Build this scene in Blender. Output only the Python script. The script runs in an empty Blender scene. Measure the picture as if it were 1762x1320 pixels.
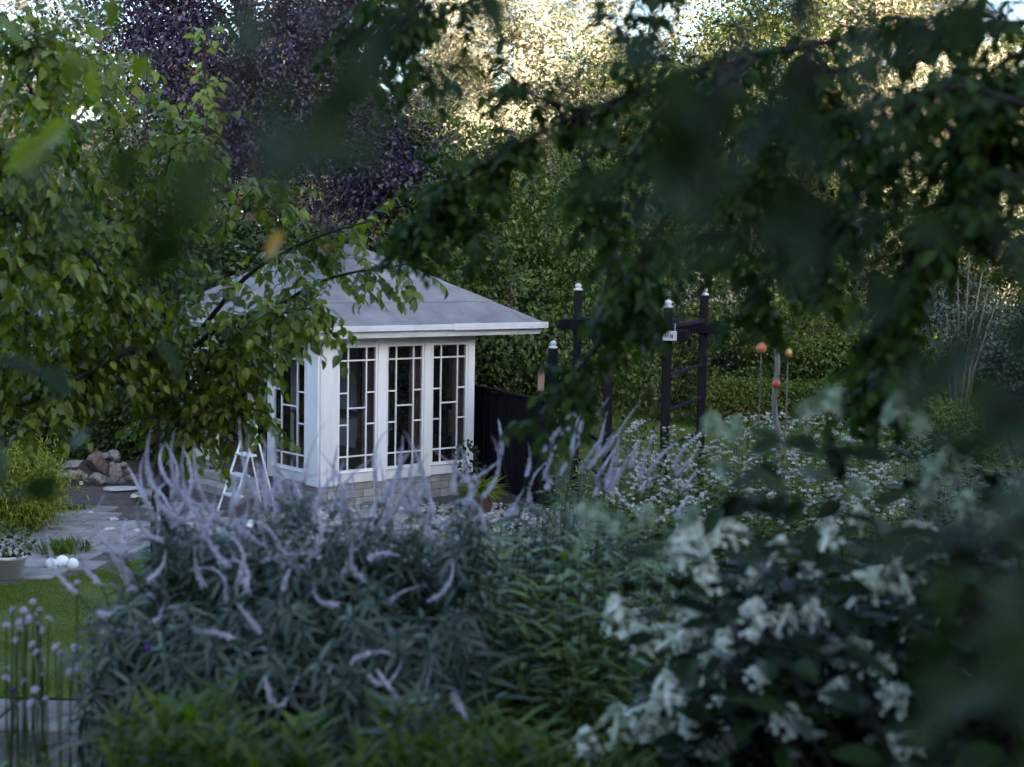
import bpy, bmesh, math, random
import numpy as np
from mathutils import Vector, Matrix, Euler

random.seed(7)
RNG = np.random.default_rng(7)
scene = bpy.context.scene
COL = scene.collection
R = math.radians

# ------------------------------------------------------------------ camera
CAM_H, FPX, CX, CY = 3.55, 2600.0, 881.0, 660.0      # focal length in photo pixels (photo 1762 x 1320)
PITCH, ROLL = math.atan((660 - 438) / FPX), R(1.0)
cam_data = bpy.data.cameras.new("camera")
cam = bpy.data.objects.new("camera", cam_data)
COL.objects.link(cam)
CAM_ROT = Matrix.Rotation(math.pi / 2 - PITCH, 3, 'X') @ Matrix.Rotation(ROLL, 3, 'Z')
cam.matrix_world = Matrix.Translation((0, 0, CAM_H)) @ CAM_ROT.to_4x4()
cam_data.sensor_fit = 'HORIZONTAL'
cam_data.sensor_width = 36.0
cam_data.lens = FPX / 1762 * 36.0
cam_data.clip_start, cam_data.clip_end = 0.05, 900
cam_data.dof.use_dof = True
cam_data.dof.focus_distance = 20.6
cam_data.dof.aperture_fstop = 2.8
cam_data.dof.aperture_blades = 0
scene.camera = cam

# ------------------------------------------------------------------ light
SUN_EL = R(9.0)
TO_SUN = Vector((0.52, -0.85, 0)).normalized() * math.cos(SUN_EL) + Vector((0, 0, math.sin(SUN_EL)))
world = bpy.data.worlds.new("World")
scene.world = world
world.use_nodes = True
nt = world.node_tree
sky = nt.nodes.new('ShaderNodeTexSky')
sky.sky_type = 'NISHITA'
sky.sun_disc = False
sky.sun_elevation = SUN_EL
sky.sun_rotation = math.atan2(TO_SUN.x, TO_SUN.y)
sky.air_density, sky.dust_density, sky.ozone_density = 0.7, 2.0, 1.0
nt.links.new(sky.outputs[0], nt.nodes['Background'].inputs[0])
nt.nodes['Background'].inputs[1].default_value = 0.15
sun_data = bpy.data.lights.new("sun", 'SUN')
sun_data.energy = 5.0
sun_data.angle = R(0.5)
sun_data.color = (1.0, 0.88, 0.70)
sun = bpy.data.objects.new("sun", sun_data)
COL.objects.link(sun)
sun.rotation_euler = (-TO_SUN).to_track_quat('-Z', 'Y').to_euler()
scene.view_settings.view_transform = 'Standard'
scene.view_settings.look = 'None'
scene.view_settings.gamma = 1.0
scene.view_settings.use_curve_mapping = False
scene.view_settings.exposure = 3.0
cy = scene.cycles
cy.use_denoising = True
cy.max_bounces, cy.diffuse_bounces, cy.glossy_bounces = 7, 3, 3
cy.transmission_bounces, cy.transparent_max_bounces = 4, 12
cy.caustics_reflective = cy.caustics_refractive = False


# ------------------------------------------------------------------ helpers
def at(px, py, Y):
    """a point of the place that lies on the sight line of a photo pixel, Y metres out"""
    d = CAM_ROT @ Vector(((px - CX) / FPX, -(py - CY) / FPX, -1.0))
    return Vector((0, 0, CAM_H)) + d * (Y / d.y)

def on_ground(px, py, z=0.0):
    d = CAM_ROT @ Vector(((px - CX) / FPX, -(py - CY) / FPX, -1.0))
    return Vector((0, 0, CAM_H)) + d * ((z - CAM_H) / d.z)

CR = np.array(CAM_ROT)
def project(P):
    """photo pixel and depth of an array of points"""
    q = (np.asarray(P) - np.array([0, 0, CAM_H])) @ CR
    dep = -q[:, 2]
    dep_s = np.where(dep > 0.05, dep, 0.05)
    return CX + q[:, 0] / dep_s * FPX, CY - q[:, 1] / dep_s * FPX, dep

def ground_z(x, y):
    """flat garden, with a planted bank rising towards the viewer"""
    t = np.clip((10.5 - np.asarray(y, float)) / 8.0, 0, 1)
    return 1.85 * t * t * (3 - 2 * t)

def mat(name):
    m = bpy.data.materials.new(name)
    m.use_nodes = True
    n = m.node_tree
    return m, n, n.nodes['Principled BSDF'], n.nodes['Material Output']

def surface(name, c1, c2, scale=8, rough=0.6, bump=0.0, detail=6, bscale=None, c3=None, stretch=None, spec=0.4):
    """noise-mottled material in object space"""
    m, n, p, out = mat(name)
    L = n.links
    tc = n.nodes.new('ShaderNodeTexCoord')
    mp = n.nodes.new('ShaderNodeMapping')
    if stretch: mp.inputs['Scale'].default_value = stretch
    L.new(tc.outputs['Object'], mp.inputs['Vector'])
    oi = n.nodes.new('ShaderNodeObjectInfo')
    add = n.nodes.new('ShaderNodeVectorMath'); add.operation = 'ADD'
    mul = n.nodes.new('ShaderNodeMath'); mul.operation = 'MULTIPLY'; mul.inputs[1].default_value = 37.0
    L.new(oi.outputs['Random'], mul.inputs[0])
    L.new(mp.outputs[0], add.inputs[0]); L.new(mul.outputs[0], add.inputs[1])
    no = n.nodes.new('ShaderNodeTexNoise')
    no.inputs['Scale'].default_value = scale; no.inputs['Detail'].default_value = detail
    L.new(add.outputs[0], no.inputs['Vector'])
    rp = n.nodes.new('ShaderNodeValToRGB')
    rp.color_ramp.elements[0].color = (*c1, 1); rp.color_ramp.elements[0].position = 0.32
    rp.color_ramp.elements[1].color = (*c2, 1); rp.color_ramp.elements[1].position = 0.68
    if c3:
        e = rp.color_ramp.elements.new(0.5); e.color = (*c3, 1)
    L.new(no.outputs['Fac'], rp.inputs[0])
    hv = n.nodes.new('ShaderNodeHueSaturation')
    mr = n.nodes.new('ShaderNodeMapRange'); mr.inputs['To Min'].default_value = 0.86; mr.inputs['To Max'].default_value = 1.12
    L.new(oi.outputs['Random'], mr.inputs[0]); L.new(mr.outputs[0], hv.inputs['Value'])
    L.new(rp.outputs[0], hv.inputs['Color'])
    L.new(hv.outputs[0], p.inputs['Base Color'])
    p.inputs['Roughness'].default_value = rough
    p.inputs['Specular IOR Level'].default_value = spec
    if bump:
        n2 = n.nodes.new('ShaderNodeTexNoise'); n2.inputs['Scale'].default_value = bscale or scale * 4
        n2.inputs['Detail'].default_value = 4
        L.new(add.outputs[0], n2.inputs['Vector'])
        b = n.nodes.new('ShaderNodeBump'); b.inputs['Strength'].default_value = bump; b.inputs['Distance'].default_value = 0.02
        L.new(n2.outputs['Fac'], b.inputs['Height']); L.new(b.outputs[0], p.inputs['Normal'])
    return m

def leafy(name, cols, rough=0.45, transl=0.3, spec=0.5, tcol=None):
    """leaf material: every leaf has its own tone out of the ramp, and lets some light through"""
    m, n, p, out = mat(name)
    L = n.links
    g = n.nodes.new('ShaderNodeNewGeometry'); oi = n.nodes.new('ShaderNodeObjectInfo')
    a = n.nodes.new('ShaderNodeMath'); a.operation = 'ADD'
    f = n.nodes.new('ShaderNodeMath'); f.operation = 'FRACT'
    L.new(g.outputs['Random Per Island'], a.inputs[0]); L.new(oi.outputs['Random'], a.inputs[1]); L.new(a.outputs[0], f.inputs[0])
    rp = n.nodes.new('ShaderNodeValToRGB')
    els = rp.color_ramp.elements
    els[0].color = (*cols[0], 1); els[1].color = (*cols[-1], 1)
    for i, c in enumerate(cols[1:-1]):
        e = els.new((i + 1) / (len(cols) - 1)); e.color = (*c, 1)
    L.new(f.outputs[0], rp.inputs[0])
    L.new(rp.outputs[0], p.inputs['Base Color'])
    p.inputs['Roughness'].default_value = rough
    p.inputs['Specular IOR Level'].default_value = spec
    if transl:
        t = n.nodes.new('ShaderNodeBsdfTranslucent')
        mx = n.nodes.new('ShaderNodeMix'); mx.data_type = 'RGBA'; mx.blend_type = 'MULTIPLY'; mx.inputs[0].default_value = 1
        mx.inputs[7].default_value = (*(tcol or (1.5, 1.7, 0.7)), 1)
        L.new(rp.outputs[0], mx.inputs[6]); L.new(mx.outputs[2], t.inputs[0])
        ms = n.nodes.new('ShaderNodeMixShader'); ms.inputs[0].default_value = transl
        L.new(p.outputs[0], ms.inputs[1]); L.new(t.outputs[0], ms.inputs[2]); L.new(ms.outputs[0], out.inputs[0])
    return m

def tag(o, label=None, cat=None, group=None, kind=None):
    if label: o['label'] = label
    if cat: o['category'] = cat
    if group: o['group'] = group
    if kind: o['kind'] = kind
    return o

def empty(name, loc, rz=0.0):
    o = bpy.data.objects.new(name, None)
    o.empty_display_size = 0.2
    COL.objects.link(o)
    o.location = loc; o.rotation_euler = (0, 0, rz)
    return o

def put(name, mesh, parent=None, loc=(0, 0, 0), rot=None, scale=None, m=None):
    o = bpy.data.objects.new(name, mesh)
    COL.objects.link(o)
    if parent: o.parent = parent
    o.location = loc
    if rot is not None: o.rotation_euler = rot
    if scale is not None: o.scale = scale if hasattr(scale, '__len__') else (scale,) * 3
    if m and not mesh.materials: mesh.materials.append(m)
    return o

def raw_mesh(name, V, F, m=None, smooth=False):
    me = bpy.data.meshes.new(name)
    me.from_pydata([tuple(v) for v in V], [], [tuple(f) for f in F])
    if m: me.materials.append(m)
    if smooth: me.polygons.foreach_set('use_smooth', [True] * len(me.polygons))
    me.update()
    return me

def tri_mesh(name, V, T, m=None):
    """fast mesh out of numpy arrays of points and triangles"""
    me = bpy.data.meshes.new(name)
    V = np.ascontiguousarray(V, np.float32); T = np.ascontiguousarray(T, np.int32)
    me.vertices.add(len(V)); me.vertices.foreach_set('co', V.ravel())
    me.loops.add(T.size); me.loops.foreach_set('vertex_index', T.ravel())
    me.polygons.add(len(T))
    me.polygons.foreach_set('loop_start', np.arange(0, T.size, 3, dtype=np.int32))
    me.polygons.foreach_set('loop_total', np.full(len(T), 3, np.int32))
    if m: me.materials.append(m)
    me.update(calc_edges=True)
    return me

_boxes = {}
def box_mesh(sx, sy, sz, m, bevel=0.006):
    key = (round(sx, 4), round(sy, 4), round(sz, 4), m.name, bevel)
    if key in _boxes: return _boxes[key]
    bm = bmesh.new()
    bmesh.ops.create_cube(bm, size=1.0)
    for v in bm.verts: v.co = Vector((v.co.x * sx, v.co.y * sy, v.co.z * sz))
    if bevel: bmesh.ops.bevel(bm, geom=bm.edges[:], offset=min(bevel, sx * .3, sy * .3, sz * .3), segments=1, affect='EDGES')
    me = bpy.data.meshes.new("box"); bm.to_mesh(me); bm.free()
    me.materials.append(m)
    _boxes[key] = me
    return me

def box(name, lo, hi, m, parent=None, bevel=0.006):
    s = [hi[i] - lo[i] for i in range(3)]
    return put(name, box_mesh(*s, m, bevel), parent, [(hi[i] + lo[i]) / 2 for i in range(3)])

class MB:
    """collects tubes, boxes and loose faces into one mesh"""
    def __init__(s): s.V, s.F = [], []
    def tube(s, pts, rad, sides=5, cap=True):
        pts = [Vector(p) for p in pts]
        if not hasattr(rad, '__len__'): rad = [rad] * len(pts)
        b = len(s.V); ref = Vector((0.31, 0.17, 0.94))
        for i, p in enumerate(pts):
            t = (pts[min(i + 1, len(pts) - 1)] - pts[max(i - 1, 0)]).normalized()
            u = t.cross(ref)
            if u.length < 1e-3: u = t.cross(Vector((1, 0, 0)))
            u.normalize(); w = t.cross(u)
            for k in range(sides):
                a = 2 * math.pi * k / sides
                s.V.append(p + (u * math.cos(a) + w * math.sin(a)) * rad[i])
        for i in range(len(pts) - 1):
            for k in range(sides):
                k2 = (k + 1) % sides
                s.F.append((b + i * sides + k, b + i * sides + k2, b + (i + 1) * sides + k2, b + (i + 1) * sides + k))
        if cap:
            s.F.append(tuple(b + k for k in reversed(range(sides))))
            s.F.append(tuple(b + (len(pts) - 1) * sides + k for k in range(sides)))
        return s
    def box(s, lo, hi):
        b = len(s.V)
        for z in (lo[2], hi[2]):
            for x, y in ((lo[0], lo[1]), (hi[0], lo[1]), (hi[0], hi[1]), (lo[0], hi[1])): s.V.append(Vector((x, y, z)))
        s.F += [(b + 3, b + 2, b + 1, b), (b + 4, b + 5, b + 6, b + 7)] + [(b + k, b + (k + 1) % 4, b + 4 + (k + 1) % 4, b + 4 + k) for k in range(4)]
        return s
    def lathe(s, prof, n=16, c=(0, 0, 0)):
        b = len(s.V); c = Vector(c)
        for r, z in prof:
            for k in range(n):
                a = 2 * math.pi * k / n
                s.V.append(c + Vector((r * math.cos(a), r * math.sin(a), z)))
        for i in range(len(prof) - 1):
            for k in range(n):
                k2 = (k + 1) % n
                s.F.append((b + i * n + k, b + i * n + k2, b + (i + 1) * n + k2, b + (i + 1) * n + k))
        return s
    def mesh(s, name, m, smooth=False): return raw_mesh(name, s.V, s.F, m, smooth)
    def build(s, name, m, parent=None, smooth=False, loc=(0, 0, 0)): return put(name, s.mesh(name, m, smooth), parent, loc)

# leaf outlines: x across, y from stalk to tip, z out of the leaf
def _leaf(w, droop, shape):
    V = [(0, 0, 0)]
    Lf = [(-w * a, y, 0.12 * a * w * 3 - droop * y * y) for y, a in shape]
    Rt = [(w * a, y, 0.12 * a * w * 3 - droop * y * y) for y, a in shape]
    mid = [(0, y, -droop * y * y) for y, a in shape]
    n = len(shape)
    V += Lf + mid + Rt + [(0, 1, -droop)]
    T = []
    l = lambda i: 1 + i
    mm = lambda i: 1 + n + i
    r = lambda i: 1 + 2 * n + i
    tip = 1 + 3 * n
    T += [(0, mm(0), l(0)), (0, r(0), mm(0))]
    for i in range(n - 1):
        T += [(l(i), mm(i), mm(i + 1)), (l(i), mm(i + 1), l(i + 1)), (mm(i), r(i), r(i + 1)), (mm(i), r(i + 1), mm(i + 1))]
    T += [(l(n - 1), mm(n - 1), tip), (mm(n - 1), r(n - 1), tip)]
    return np.array(V, float), np.array(T, int)
BROAD = _leaf(0.33, 0.18, [(0.14, 0.75), (0.38, 1.0), (0.66, 0.72)])
OVAL = _leaf(0.28, 0.12, [(0.3, 0.95), (0.68, 0.8)])
LANCE = _leaf(0.105, 0.22, [(0.25, 0.9), (0.6, 0.8)])
TINY = (np.array([(0, 0, 0), (-.3, .5, .07), (0, 1, -.05), (.3, .5, .07)], float), np.array([(0, 2, 1), (0, 3, 2)]))
PAIR = (np.array([(0, 0, 0), (-.34, .34, .1), (-.05, .95, 0), (.2, .5, -.05), (.05, .1, .05), (.55, .3, .12), (.75, .95, .05), (.3, .75, -.08)], float),
        np.array([(0, 2, 1), (0, 3, 2), (4, 6, 7), (4, 5, 6)]))

def norm(a): return a / np.maximum(np.linalg.norm(a, axis=1, keepdims=True), 1e-9)
def basis(D, N):
    D = norm(D); S = norm(np.cross(D, N)); return S, D, np.cross(S, D)

def leaf_cloud(name, P, D, N, size, template, m, parent=None, kind='stuff'):
    """all leaves of a crown as one mesh"""
    V0, T0 = template
    S, D, Nn = basis(D, N)
    sz = np.asarray(size).reshape(-1, 1, 1)
    V = P[:, None, :] + sz * (V0[None, :, 0:1] * S[:, None, :] + V0[None, :, 1:2] * D[:, None, :] + V0[None, :, 2:3] * Nn[:, None, :])
    T = T0[None] + (np.arange(len(P)) * len(V0))[:, None, None]
    o = put(name, tri_mesh(name, V.reshape(-1, 3), T.reshape(-1, 3), m), parent)
    if kind: o['kind'] = kind
    return o

_leafmesh = {}
def split_leaves(parent, P, D, N, size, template, m, limit=300, cell=16, rest='foliage', name='leaf'):
    """the leaves that show largest become parts of their own, the rest one joined part"""
    px, py, dep = project(P)
    ok = (px > -20) & (px < 1782) & (py > -20) & (py < 1340) & (dep > 0.2)
    best = {}
    for i in np.nonzero(ok)[0]:
        k = (int(px[i]) // cell, int(py[i]) // cell)
        if k not in best or dep[best[k]] > dep[i]: best[k] = i
    cand = sorted(best.values(), key=lambda i: -size[i] / dep[i])[:limit * 3]
    if len(cand) > limit:
        random.Random(5).shuffle(cand); cand = cand[:limit]
    key = (m.name, id(template[0]))
    if key not in _leafmesh: _leafmesh[key] = raw_mesh(name, template[0], template[1], m)
    S, Dn, Nn = basis(D, N)
    for i in cand:
        o = bpy.data.objects.new(name, _leafmesh[key])
        COL.objects.link(o)
        o.parent = parent
        M = Matrix([[S[i][k] * size[i], Dn[i][k] * size[i], Nn[i][k] * size[i], P[i][k]] for k in range(3)] + [[0, 0, 0, 1]])
        o.matrix_local = Matrix.Translation(-parent.location) @ M
    keep = np.ones(len(P), bool); keep[cand] = False
    if keep.any():
        leaf_cloud(rest, P[keep] - np.array(parent.location), D[keep], N[keep], size[keep], template, m, parent)

# ------------------------------------------------------------------ materials
M = {}
M['white'] = surface('white_paint', (.62, .615, .62), (.80, .80, .815), 3.4, .42, .14, bscale=30, stretch=(1, 1, .15), detail=9)
M['roof'] = surface('grey_roofing_felt', (.145, .14, .155), (.225, .22, .235), 3.2, .9, .3, bscale=150, c3=(.185, .18, .195), spec=.2, detail=10)
M['flash'] = surface('zinc_edge', (.42, .43, .46), (.55, .56, .6), 4, .4)
M['block'] = surface('concrete_block', (.22, .215, .215), (.36, .35, .34), 7, .9, .5, bscale=60)
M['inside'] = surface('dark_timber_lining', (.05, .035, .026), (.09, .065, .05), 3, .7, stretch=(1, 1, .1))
M['curtain'] = surface('brown_curtain', (.16, .11, .09), (.24, .17, .14), 9, .9, stretch=(6, 6, .2))
M['black'] = surface('black_stained_wood', (.005, .005, .007), (.013, .012, .016), 4, .8, .2, bscale=40, stretch=(1, 1, .12), spec=.1)
M['alu'] = surface('pale_ladder_metal', (.6, .61, .64), (.74, .75, .78), 5, .35)
M['soil'] = surface('bare_soil', (.03, .024, .018), (.06, .048, .036), 3, .95, .6)
M['grassbase'] = surface('turf', (.045, .068, .008), (.085, .115, .014), 1.6, .9, .5, bscale=40)
M['slab'] = surface('paving_slab', (.15, .135, .13), (.29, .27, .26), 4.0, .85, .35, bscale=70, c3=(.22, .205, .20), detail=10)
M['pathslab'] = surface('worn_path_slab', (.10, .09, .085), (.19, .175, .17), 3.0, .9, .4, bscale=60, c3=(.145, .13, .125), spec=.2)
M['slabgap'] = surface('joint_sand', (.045, .037, .033), (.125, .11, .10), 12, .95, .5)
M['stone'] = surface('field_stone', (.10, .092, .092), (.26, .245, .235), 3.5, .9, .6, bscale=22, c3=(.23, .215, .205))
M['brownstone'] = surface('brown_field_stone', (.09, .07, .062), (.17, .135, .12), 4, .9, .6, bscale=25)
M['flat'] = surface('pale_flagstone', (.36, .345, .33), (.52, .5, .48), 4, .85, .4)
M['pebble'] = leafy('river_pebble', [(.14, .13, .125), (.26, .25, .24), (.42, .4, .39), (.2, .18, .17)], .8, 0)
M['globe'] = surface('white_glazed_ball', (.78, .78, .8), (.82, .82, .84), 2, .25)
M['cap'] = surface('weathered_white_cap', (.38, .38, .40), (.58, .58, .60), 9, .4)
M['terracotta'] = surface('terracotta', (.22, .13, .10), (.32, .19, .15), 5, .85, .2)
M['greypot'] = surface('grey_zinc_pot', (.25, .25, .25), (.36, .36, .36), 5, .6)
M['whitepot'] = surface('white_pot', (.55, .56, .55), (.68, .69, .68), 5, .5)
M['sign'] = surface('white_sign_board', (.36, .36, .38), (.52, .52, .54), 3, .5)
M['signink'] = surface('dark_sign_lettering', (.05, .05, .06), (.08, .08, .09), 3, .6)
M['redglaze'] = surface('red_glazed_ceramic', (.42, .05, .03), (.6, .11, .05), 7, .35)
M['orangeglaze'] = surface('orange_glazed_ceramic', (.55, .13, .06), (.7, .24, .10), 7, .35)
M['ochreglaze'] = surface('ochre_glazed_ceramic', (.5, .11, .04), (.62, .42, .10), 9, .35)
M['driftwood'] = surface('weathered_grey_wood', (.09, .075, .075), (.20, .175, .17), 5, .9, .6, stretch=(3, 3, .3))
M['bark'] = surface('dark_bark', (.012, .010, .008), (.03, .024, .018), 6, .95, .6, stretch=(2, 2, .5))
M['palebark'] = surface('pale_bark', (.22, .17, .12), (.38, .30, .22), 4, .9, .5, stretch=(2, 2, .4))
M['greybark'] = surface('grey_bark', (.09, .075, .06), (.16, .135, .11), 6, .9, .4, stretch=(2, 2, .5))
M['housewall'] = surface('house_wall', (.32, .27, .22), (.38, .32, .26), 2, .8)
M['houseroof'] = surface('house_roof_tile', (.09, .06, .05), (.14, .09, .07), 3, .8)
M['darkglass'] = surface('house_window_glass', (.02, .025, .03), (.03, .035, .04), 2, .08)

def glass():
    m, n, p, out = mat('window_glass')
    L = n.links
    tr = n.nodes.new('ShaderNodeBsdfTransparent'); tr.inputs[0].default_value = (.86, .88, .89, 1)
    gl = n.nodes.new('ShaderNodeBsdfGlossy'); gl.inputs['Roughness'].default_value = 0.015
    no = n.nodes.new('ShaderNodeTexNoise'); no.inputs['Scale'].default_value = 3
    tc = n.nodes.new('ShaderNodeTexCoord'); L.new(tc.outputs['Object'], no.inputs['Vector'])
    b = n.nodes.new('ShaderNodeBump'); b.inputs['Strength'].default_value = .06; b.inputs['Distance'].default_value = .02
    L.new(no.outputs['Fac'], b.inputs['Height']); L.new(b.outputs[0], gl.inputs['Normal'])
    lw = n.nodes.new('ShaderNodeLayerWeight'); lw.inputs[0].default_value = .5
    pw = n.nodes.new('ShaderNodeMath'); pw.operation = 'POWER'; pw.inputs[1].default_value = 2.6
    fr = n.nodes.new('ShaderNodeMath'); fr.operation = 'MULTIPLY_ADD'; fr.inputs[1].default_value = .75; fr.inputs[2].default_value = .07
    L.new(lw.outputs['Facing'], pw.inputs[0]); L.new(pw.outputs[0], fr.inputs[0])
    mx = n.nodes.new('ShaderNodeMixShader')
    L.new(fr.outputs[0], mx.inputs[0]); L.new(tr.outputs[0], mx.inputs[1]); L.new(gl.outputs[0], mx.inputs[2]); L.new(mx.outputs[0], out.inputs[0])
    return m
M['glass'] = glass()

# foliage
M['l_left'] = leafy('katsura_leaf', [(.036, .056, .003), (.078, .112, .005), (.165, .205, .011), (.05, .076, .004), (.11, .15, .007)], .34, .35, .42)
M['l_shoot'] = leafy('young_yellow_green_leaf', [(.15, .19, .03), (.21, .24, .05), (.17, .21, .04)], .45, .4, .3)
M['l_autumn'] = leafy('yellowing_leaf', [(.34, .19, .02), (.26, .20, .03)], .5, .4, tcol=(1.3, 1.1, .5))
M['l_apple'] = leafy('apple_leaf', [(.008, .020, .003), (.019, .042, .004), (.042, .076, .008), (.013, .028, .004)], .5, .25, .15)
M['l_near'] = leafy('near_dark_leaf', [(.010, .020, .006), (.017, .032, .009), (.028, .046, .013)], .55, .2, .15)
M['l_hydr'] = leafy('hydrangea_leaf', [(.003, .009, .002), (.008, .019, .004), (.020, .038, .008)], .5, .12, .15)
M['hydr_fl'] = leafy('hydrangea_petal', [(.62, .64, .52), (.76, .76, .68), (.44, .50, .33), (.76, .76, .72), (.52, .56, .40)], .6, .25, tcol=(1, 1, .9))
M['l_vero'] = leafy('culver_root_leaf', [(.006, .013, .006), (.022, .039, .019), (.062, .09, .05), (.010, .020, .010), (.115, .145, .095)], .33, .15, .5)
M['l_green'] = leafy('lance_leaf', [(.02, .045, .004), (.08, .13, .010), (.04, .07, .006), (.16, .21, .02), (.10, .15, .03)], .4, .28, .4)
M['l_grass'] = leafy('day_lily_leaf', [(.014, .03, .002), (.045, .08, .005), (.10, .14, .010), (.028, .052, .004)], .45, .3, .15)
M['spike'] = surface('lilac_flower_spike', (.40, .375, .49), (.60, .575, .68), 40, .8, .8, bscale=160, spec=.2)
M['spikeb'] = surface('white_open_florets', (.60, .56, .68), (.72, .69, .77), 40, .8, .8, bscale=160, spec=.2)
M['stem'] = surface('green_stem', (.025, .045, .012), (.045, .07, .02), 8, .6, spec=.2)
M['whitefl'] = leafy('white_flower_head', [(.46, .44, .40), (.64, .61, .56), (.34, .33, .26), (.54, .50, .46)], .7, .2, .2, tcol=(1, 1, .9))
M['lilacfl'] = leafy('pale_lilac_petal', [(.40, .33, .52), (.52, .45, .62), (.60, .55, .68)], .7, .25, .2, tcol=(1, 1, 1))
M['purplefl'] = leafy('deep_purple_petal', [(.10, .04, .32), (.14, .06, .40)], .6, .2, tcol=(1, 1, 1))
M['l_purple'] = leafy('copper_beech_leaf', [(.010, .007, .020), (.022, .017, .044), (.046, .038, .085), (.016, .008, .012)], .4, .08, .35, tcol=(1.6, .8, .7))
M['l_hedge'] = leafy('dark_hedge_leaf', [(.008, .02, .004), (.018, .038, .007), (.038, .062, .013)], .42, .15, .3)
M['l_shrub'] = leafy('garden_shrub_leaf', [(.018, .036, .005), (.046, .076, .011), (.095, .125, .024), (.03, .052, .008)], .42, .25, .35)
M['l_bluegrey'] = leafy('blue_grey_leaf', [(.03, .044, .035), (.065, .085, .07), (.11, .13, .115), (.04, .055, .045)], .5, .2, .3)
M['l_yellow'] = leafy('golden_leaf', [(.06, .09, .01), (.16, .20, .02), (.30, .33, .035), (.10, .14, .014), (.38, .39, .06)], .5, .3, .3)
M['l_ygreen'] = leafy('yellow_green_leaf', [(.04, .07, .010), (.085, .125, .022), (.15, .185, .042), (.06, .095, .014)], .5, .3, .3)
M['l_sun'] = leafy('sunlit_tree_leaf', [(.12, .12, .06), (.32, .30, .20), (.50, .47, .35), (.05, .06, .03), (.40, .37, .25)], .5, .25, .5, (1.15, 1.1, .85))  # pale tones put the low sun's glare into the leaf colour
M['l_wood'] = leafy('woodland_leaf', [(.013, .023, .004), (.034, .05, .009), (.07, .085, .016)], .5, .25, .3)
M['blade'] = leafy('grass_blade', [(.06, .095, .006), (.10, .14, .009), (.15, .185, .016)], .6, .3, .15)

# ------------------------------------------------------------------ ground
def grid(name, x0, x1, y0, y1, nx, ny, m, dz=0.0):
    xs, ys = np.linspace(x0, x1, nx + 1), np.linspace(y0, y1, ny + 1)
    X, Y = np.meshgrid(xs, ys)
    Z = ground_z(X, Y) + dz
    V = np.stack([X, Y, Z], -1).reshape(-1, 3)
    F = [(j * (nx + 1) + i, j * (nx + 1) + i + 1, (j + 1) * (nx + 1) + i + 1, (j + 1) * (nx + 1) + i) for j in range(ny) for i in range(nx)]
    return put(name, raw_mesh(name, V, F, m, True))
g = grid('ground', -450, 450, -60, 600, 60, 330, M['soil'])
tag(g, 'dark bare soil of the garden beds and the flat land beyond', 'ground', kind='structure')

def poly_sheet(name, pts, z, m):
    return put(name, raw_mesh(name, [(p[0], p[1], z) for p in pts], [tuple(range(len(pts)))], m))
lawn_pts = [(-14, 11.6), (-1.2, 11.6), (-0.8, 14), (-1.4, 15.6)] + [tuple(on_ground(*q)[:2]) for q in ((420, 968), (320, 958), (250, 962), (190, 980), (110, 996), (0, 1010))] + [(-14, 15.2)]
lawn = tag(poly_sheet('lawn', lawn_pts, .018, M['grassbase']), 'mown green lawn in front of the paved terrace', 'lawn', kind='structure')
back_pts = [(-2.5, 25.5), (16, 25.5), (18, 37), (-2.5, 37)]
tag(poly_sheet('back_lawn', back_pts, .008, M['grassbase']), 'strip of lawn seen through the black pergola', 'lawn', kind='structure')
path = tag(empty('stone_path', (-1.4, 11.15, 0)), 'grey slab path along the near edge of the lawn', 'path', kind='structure')
rp_ = random.Random(4)
for k in range(10):
    put('paving_slab', box_mesh(.77, .74, .05, M['pathslab'], .012), path, (-.4 - .8 * k, 0, .008 + rp_.uniform(-.005, .005)), (0, 0, rp_.gauss(0, .012)))

def in_poly(P, poly):
    x, y = P[:, 0], P[:, 1]; ins = np.zeros(len(P), bool); j = len(poly) - 1
    for i in range(len(poly)):
        xi, yi = poly[i]; xj, yj = poly[j]
        ins ^= ((yi > y) != (yj > y)) & (x < (xj - xi) * (y - yi) / (yj - yi + 1e-12) + xi)
        j = i
    return ins
def grass(name, poly, n, h, label):
    lo, hi = np.min(poly, 0), np.max(poly, 0)
    P = RNG.uniform(lo, hi, (n, 2)); P = P[in_poly(P, poly)]
    n = len(P)
    base = np.c_[P, np.full(n, .016)]
    D = norm(np.c_[RNG.normal(0, .45, (n, 2)), np.ones(n)])
    N = RNG.normal(0, 1, (n, 3))
    T = (np.array([(-.07, 0, 0), (.07, 0, 0), (.0, 1, .12)], float), np.array([(0, 1, 2)]))
    patch = 0.75 + .35 * np.sin(P[:, 0] * 2.1 + np.sin(P[:, 1] * 1.7)) * np.sin(P[:, 1] * 2.6)
    o = leaf_cloud(name, base, D, N, RNG.uniform(.5, 1, n) * h * patch, T, M['blade'])
    tag(o, label, 'grass')
grass('grass', [(-6.8, 11.6)] + lawn_pts[1:10] + [(-6.8, 15.4)], 170000, .055, 'short green grass growing on the mown lawn')
grass('grass', [(-1, 25.5), (7, 25.5), (7.5, 36), (-1, 36)], 60000, .07, 'grass of the far lawn beyond the pergola')

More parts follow.
